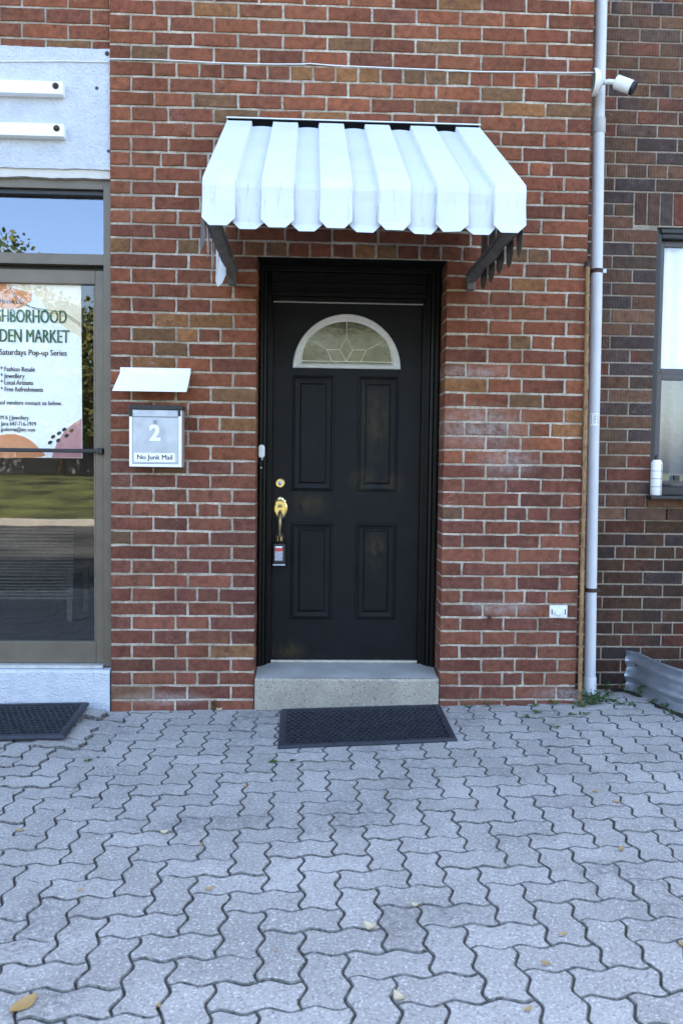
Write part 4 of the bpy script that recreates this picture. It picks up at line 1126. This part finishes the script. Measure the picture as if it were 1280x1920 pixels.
weed(.57, -.012, .05, 6, 'single small weed at the foot of the left brick pier', .015)
weed(.95, -.87, .008, 5, 'tiny green sprig in front of the left corner of the door mat', .018)
weed(1.04, -.86, .008, 4, 'second tiny sprig in front of the door mat, nearer its middle', .015)
weed(.09, -.81, .008, 5, 'tiny green sprig in the paving below the left brick pier', .02)
WL = [(2.52, -.02, .03, 7, 'weed at the brick foot, nearest left of the rusty conduit'), (2.39, -.06, .02, 7, 'weed at the brick foot below the pale cover plate, second left of the conduit'),
 (2.14, -.02, .02, 5, 'weed at the brick foot directly below the pipe stub'), (2.03, -.03, .015, 4, 'weed at the brick foot closest to the concrete step'),
 (2.29, -.25, .012, 6, 'flat weed in a paving joint, leftmost of the three in front of the right pier'), (2.37, -.18, .014, 8, 'flat weed in a paving joint just behind the leftmost joint weed'),
 (2.40, -.44, .012, 6, 'weed in a paving joint farthest out from the right brick pier'), (2.88, .02, .02, 8, 'low weed on the paving a hand right of the downspout foot'),
 (2.89, .14, .03, 9, 'weed between the downspout foot and the dark brick wall'), (2.89, -.05, .015, 6, 'flat weed on the paving in front of the downspout foot'),
 (3.08, .16, .06, 9, 'upright weed at the left end of the steel window well'), (3.11, -.25, .025, 8, 'weed at the right frame edge below the window well, nearest the camera'),
 (2.64, -.22, .012, 6, 'flat joint weed straight in front of the rusty conduit'), (2.56, -.22, .01, 5, 'flat joint weed just left of the one before the conduit'),
 (2.96, -.06, .02, 7, 'joint weed midway between the downspout and the window well'), (2.92, .26, .05, 10, 'weed touching the dark brick right behind the downspout'),
 (3.02, .22, .04, 8, 'weed against the dark brick beside the window well flange'), (3.09, -.02, .03, 9, 'weed in the soil strip under the window well, upper one'), (3.12, -.12, .03, 9, 'weed in the soil strip under the window well, lower one')]
for x, y, h, n_, lb in WL: weed(x, y, h, n_, lb, .03)
def leaf(x, y, L, wd, ang, mt, curl, label):
    root = MB(); z = zg(x)+.004; d = Vector((math.cos(ang), math.sin(ang), 0)); s_ = Vector((-d.y, d.x, 0)); c = Vector((x, y, z))
    pts = []; n = 6
    for k in range(n+1):
        t = k/n; w2 = wd*.5*math.sin(math.pi*min(1, t*.96+.02))**.8; zz = curl*abs(t-.5)*2
        p = c+d*L*(t-.5); pts.append((p+s_*w2+Vector((0, 0, zz+curl*.9)), p+Vector((0, 0, zz*.4)), p-s_*w2+Vector((0, 0, zz+curl*.3))))
    for a, b, e in pts: root.v += [tuple(a), tuple(b), tuple(e)]
    for k in range(n):
        q = 3*k; root.f += [(q, q+1, q+4, q+3), (q+1, q+2, q+5, q+4)]
    tag(root.build('fallen_leaf', mt, smooth='all'), label, 'leaf', 'fallen leaves on the paving')
LV = [(.385, -2.61, .085, .045, 1.0, 'dryleaf', .006, 'large yellow leaf at the bottom left corner of the paving'),
 (.73, -2.63, .035, .016, 1.8, 'dryleaf', .003, 'small yellow leaf in a joint right of the large yellow leaf'),
 (.79, -2.04, .050, .016, .5, 'dryleaf', .004, 'thin brown twig-like leaf left of centre on the paving'),
 (.57, -1.61, .042, .030, .3, 'paleleaf', .005, 'crumpled whitish leaf scrap on the left of the paving'),
 (.72, -1.72, .025, .02, 1.2, 'dryleaf', .003, 'small brown leaf just below the whitish scrap'),
 (.37, -2.03, .035, .012, .9, 'dryleaf', .003, 'small tan sliver of leaf at lower left'),
 (.02, -1.56, .055, .022, .1, 'dryleaf', .003, 'flat brown leaf near the left edge of the paving'),
 (.84, -1.17, .035, .018, 1.0, 'dryleaf', .004, 'tan leaf in the joint left of the door mat front'),
 (1.29, -2.30, .060, .036, -.5, 'paleleaf', .010, 'curled cream leaf near the middle of the lower paving'),
 (1.34, -2.63, .060, .034, -.9, 'paleleaf', .008, 'curled cream leaf low at the centre bottom'),
 (1.44, -2.18, .035, .018, -.4, 'paleleaf', .006, 'small pale curled leaf right of centre'),
 (2.22, -1.84, .038, .028, .8, 'dryleaf', .006, 'yellow leaf on the right side of the paving'),
 (2.31, -1.31, .034, .028, .3, 'dryleaf', .005, 'small orange-tan leaf at upper right of the paving'),
 (2.17, -2.43, .04, .02, 1.2, 'dryleaf', .004, 'tan leaf at the right edge of the lower paving'),
 (1.66, -2.69, .035, .02, .4, 'dryleaf', .003, 'small brown leaf at the bottom edge right of centre'),
 (1.02, -2.40, .020, .011, 1.5, 'dryleaf', .003, 'tiny rusty leaf left of the lowest cream leaf'),
 (1.76, -2.50, .04, .018, -.6, 'dryleaf', .004, 'tan leaf in a joint at lower right'),
 (1.43, -1.28, .018, .014, .4, 'dryleaf', .002, 'tiny leaf speck right of the paving centre line'),
 (2.36, -1.42, .05, .018, -.5, 'dryleaf', .003, 'dark tan leaf in a joint on the upper right'),
 (.61, -.03, .05, .03, .2, 'paleleaf', .008, 'pale dry leaf at the foot of the left brick pier'),
 (1.85, -2.36, .045, .016, .2, 'dryleaf', .003, 'slim yellowish leaf lying along a joint at lower right')]
for a in LV: leaf(a[0], a[1], a[2]*(.95 if a is LV[0] else .62), a[3]*(.9 if a is LV[0] else .66), a[4], M[a[5]], a[6], a[7])

# ---------------------------------------------------------------- across the road (mirrored in the glass)
wl = thing('low_building', (-2, -32, .9), 'long pale low building across the road mirrored in the shop glass', 'building')
box('wall', M['lightwall'], wl, -26, 10, -34, -31.5, .9, 2.6, 0); box('roof', M['white_met'], wl, -26.3, 10.3, -34.2, -31.2, 2.6, 2.8, 0)
def tree(x, y, h, r, seed, label, base=.8):
    rr = random.Random(seed); root = thing('street_tree', (x, y, base), label, 'tree', 'trees across the road')
    m = MB(); m.tube([(x, y, base-.3), (x+.1, y, base+h*.25), (x-.05, y+.1, base+h*.55), (x, y, base+h*.85)], [.22, .17, .12, .04], 10)
    for k in range(7):
        a = rr.uniform(0, 6.28); z0 = base+h*rr.uniform(.3, .6); m.tube([(x, y, z0), (x+math.cos(a)*r*.4, y+math.sin(a)*r*.4, z0+h*.15), (x+math.cos(a)*r*.75, y+math.sin(a)*r*.75, z0+h*.24)], [.08, .05, .02], 6)
    m.build('trunk', M['bark'], root)
    m = MB()
    cl = []
    for k in range(60):
        a = rr.uniform(0, 6.28); q = math.sqrt(rr.random()); zz = rr.uniform(-.5, .5)
        cl.append((x+math.cos(a)*r*q*(1-.9*zz*zz), y+math.sin(a)*r*q*(1-.9*zz*zz), base+h*(.64+zz*.72), rr.uniform(.45, .95)*r*.33))
    for cx_, cy_, cz_, cr in cl:
        for k in range(70):
            v = Vector((rr.gauss(0, 1), rr.gauss(0, 1), rr.gauss(0, .8))).normalized()*cr*rr.uniform(.5, 1.05)
            p = Vector((cx_, cy_, cz_))+v; s_ = rr.uniform(.09, .17)
            a = Vector((rr.gauss(0, 1), rr.gauss(0, 1), rr.gauss(0, 1))).normalized()*s_; b = a.cross(Vector((rr.gauss(0, 1), rr.gauss(0, 1), rr.gauss(0, 1)))).normalized()*s_*.6
            m.add([p-a, p+b, p+a, p-b], [(0, 1, 2, 3)])
    m.build('crown', M['tree'], root)
tree(-12.0, -26, 8.9, 3.6, 1, 'tall tree across the road whose branch tip shows in the transom glass')
tree(-6.2, -28, 6.2, 3.2, 2, 'rounded tree across the road mirrored beside the poster')
tree(-8.9, -29.5, 6.8, 3.3, 7, 'dense tree across the road mirrored behind the poster')
tree(-7.6, -33, 7.6, 3.6, 8, 'second row tree behind the others across the road, left')
tree(-11.0, -33.5, 7.4, 3.8, 9, 'second row tree farthest left across the road')
tree(1.2, -33, 7.2, 3.8, 10, 'second row tree opposite the front door')
tree(-1.0, -27, 6.4, 3.2, 3, 'leafy tree across the road mirrored in the fanlight left half')
tree(3.4, -28, 6.2, 3.4, 4, 'leafy tree across the road mirrored in the fanlight right half')
tree(9.0, -27, 6.6, 3.2, 5, 'leafy tree across the road opposite the dark brick house')
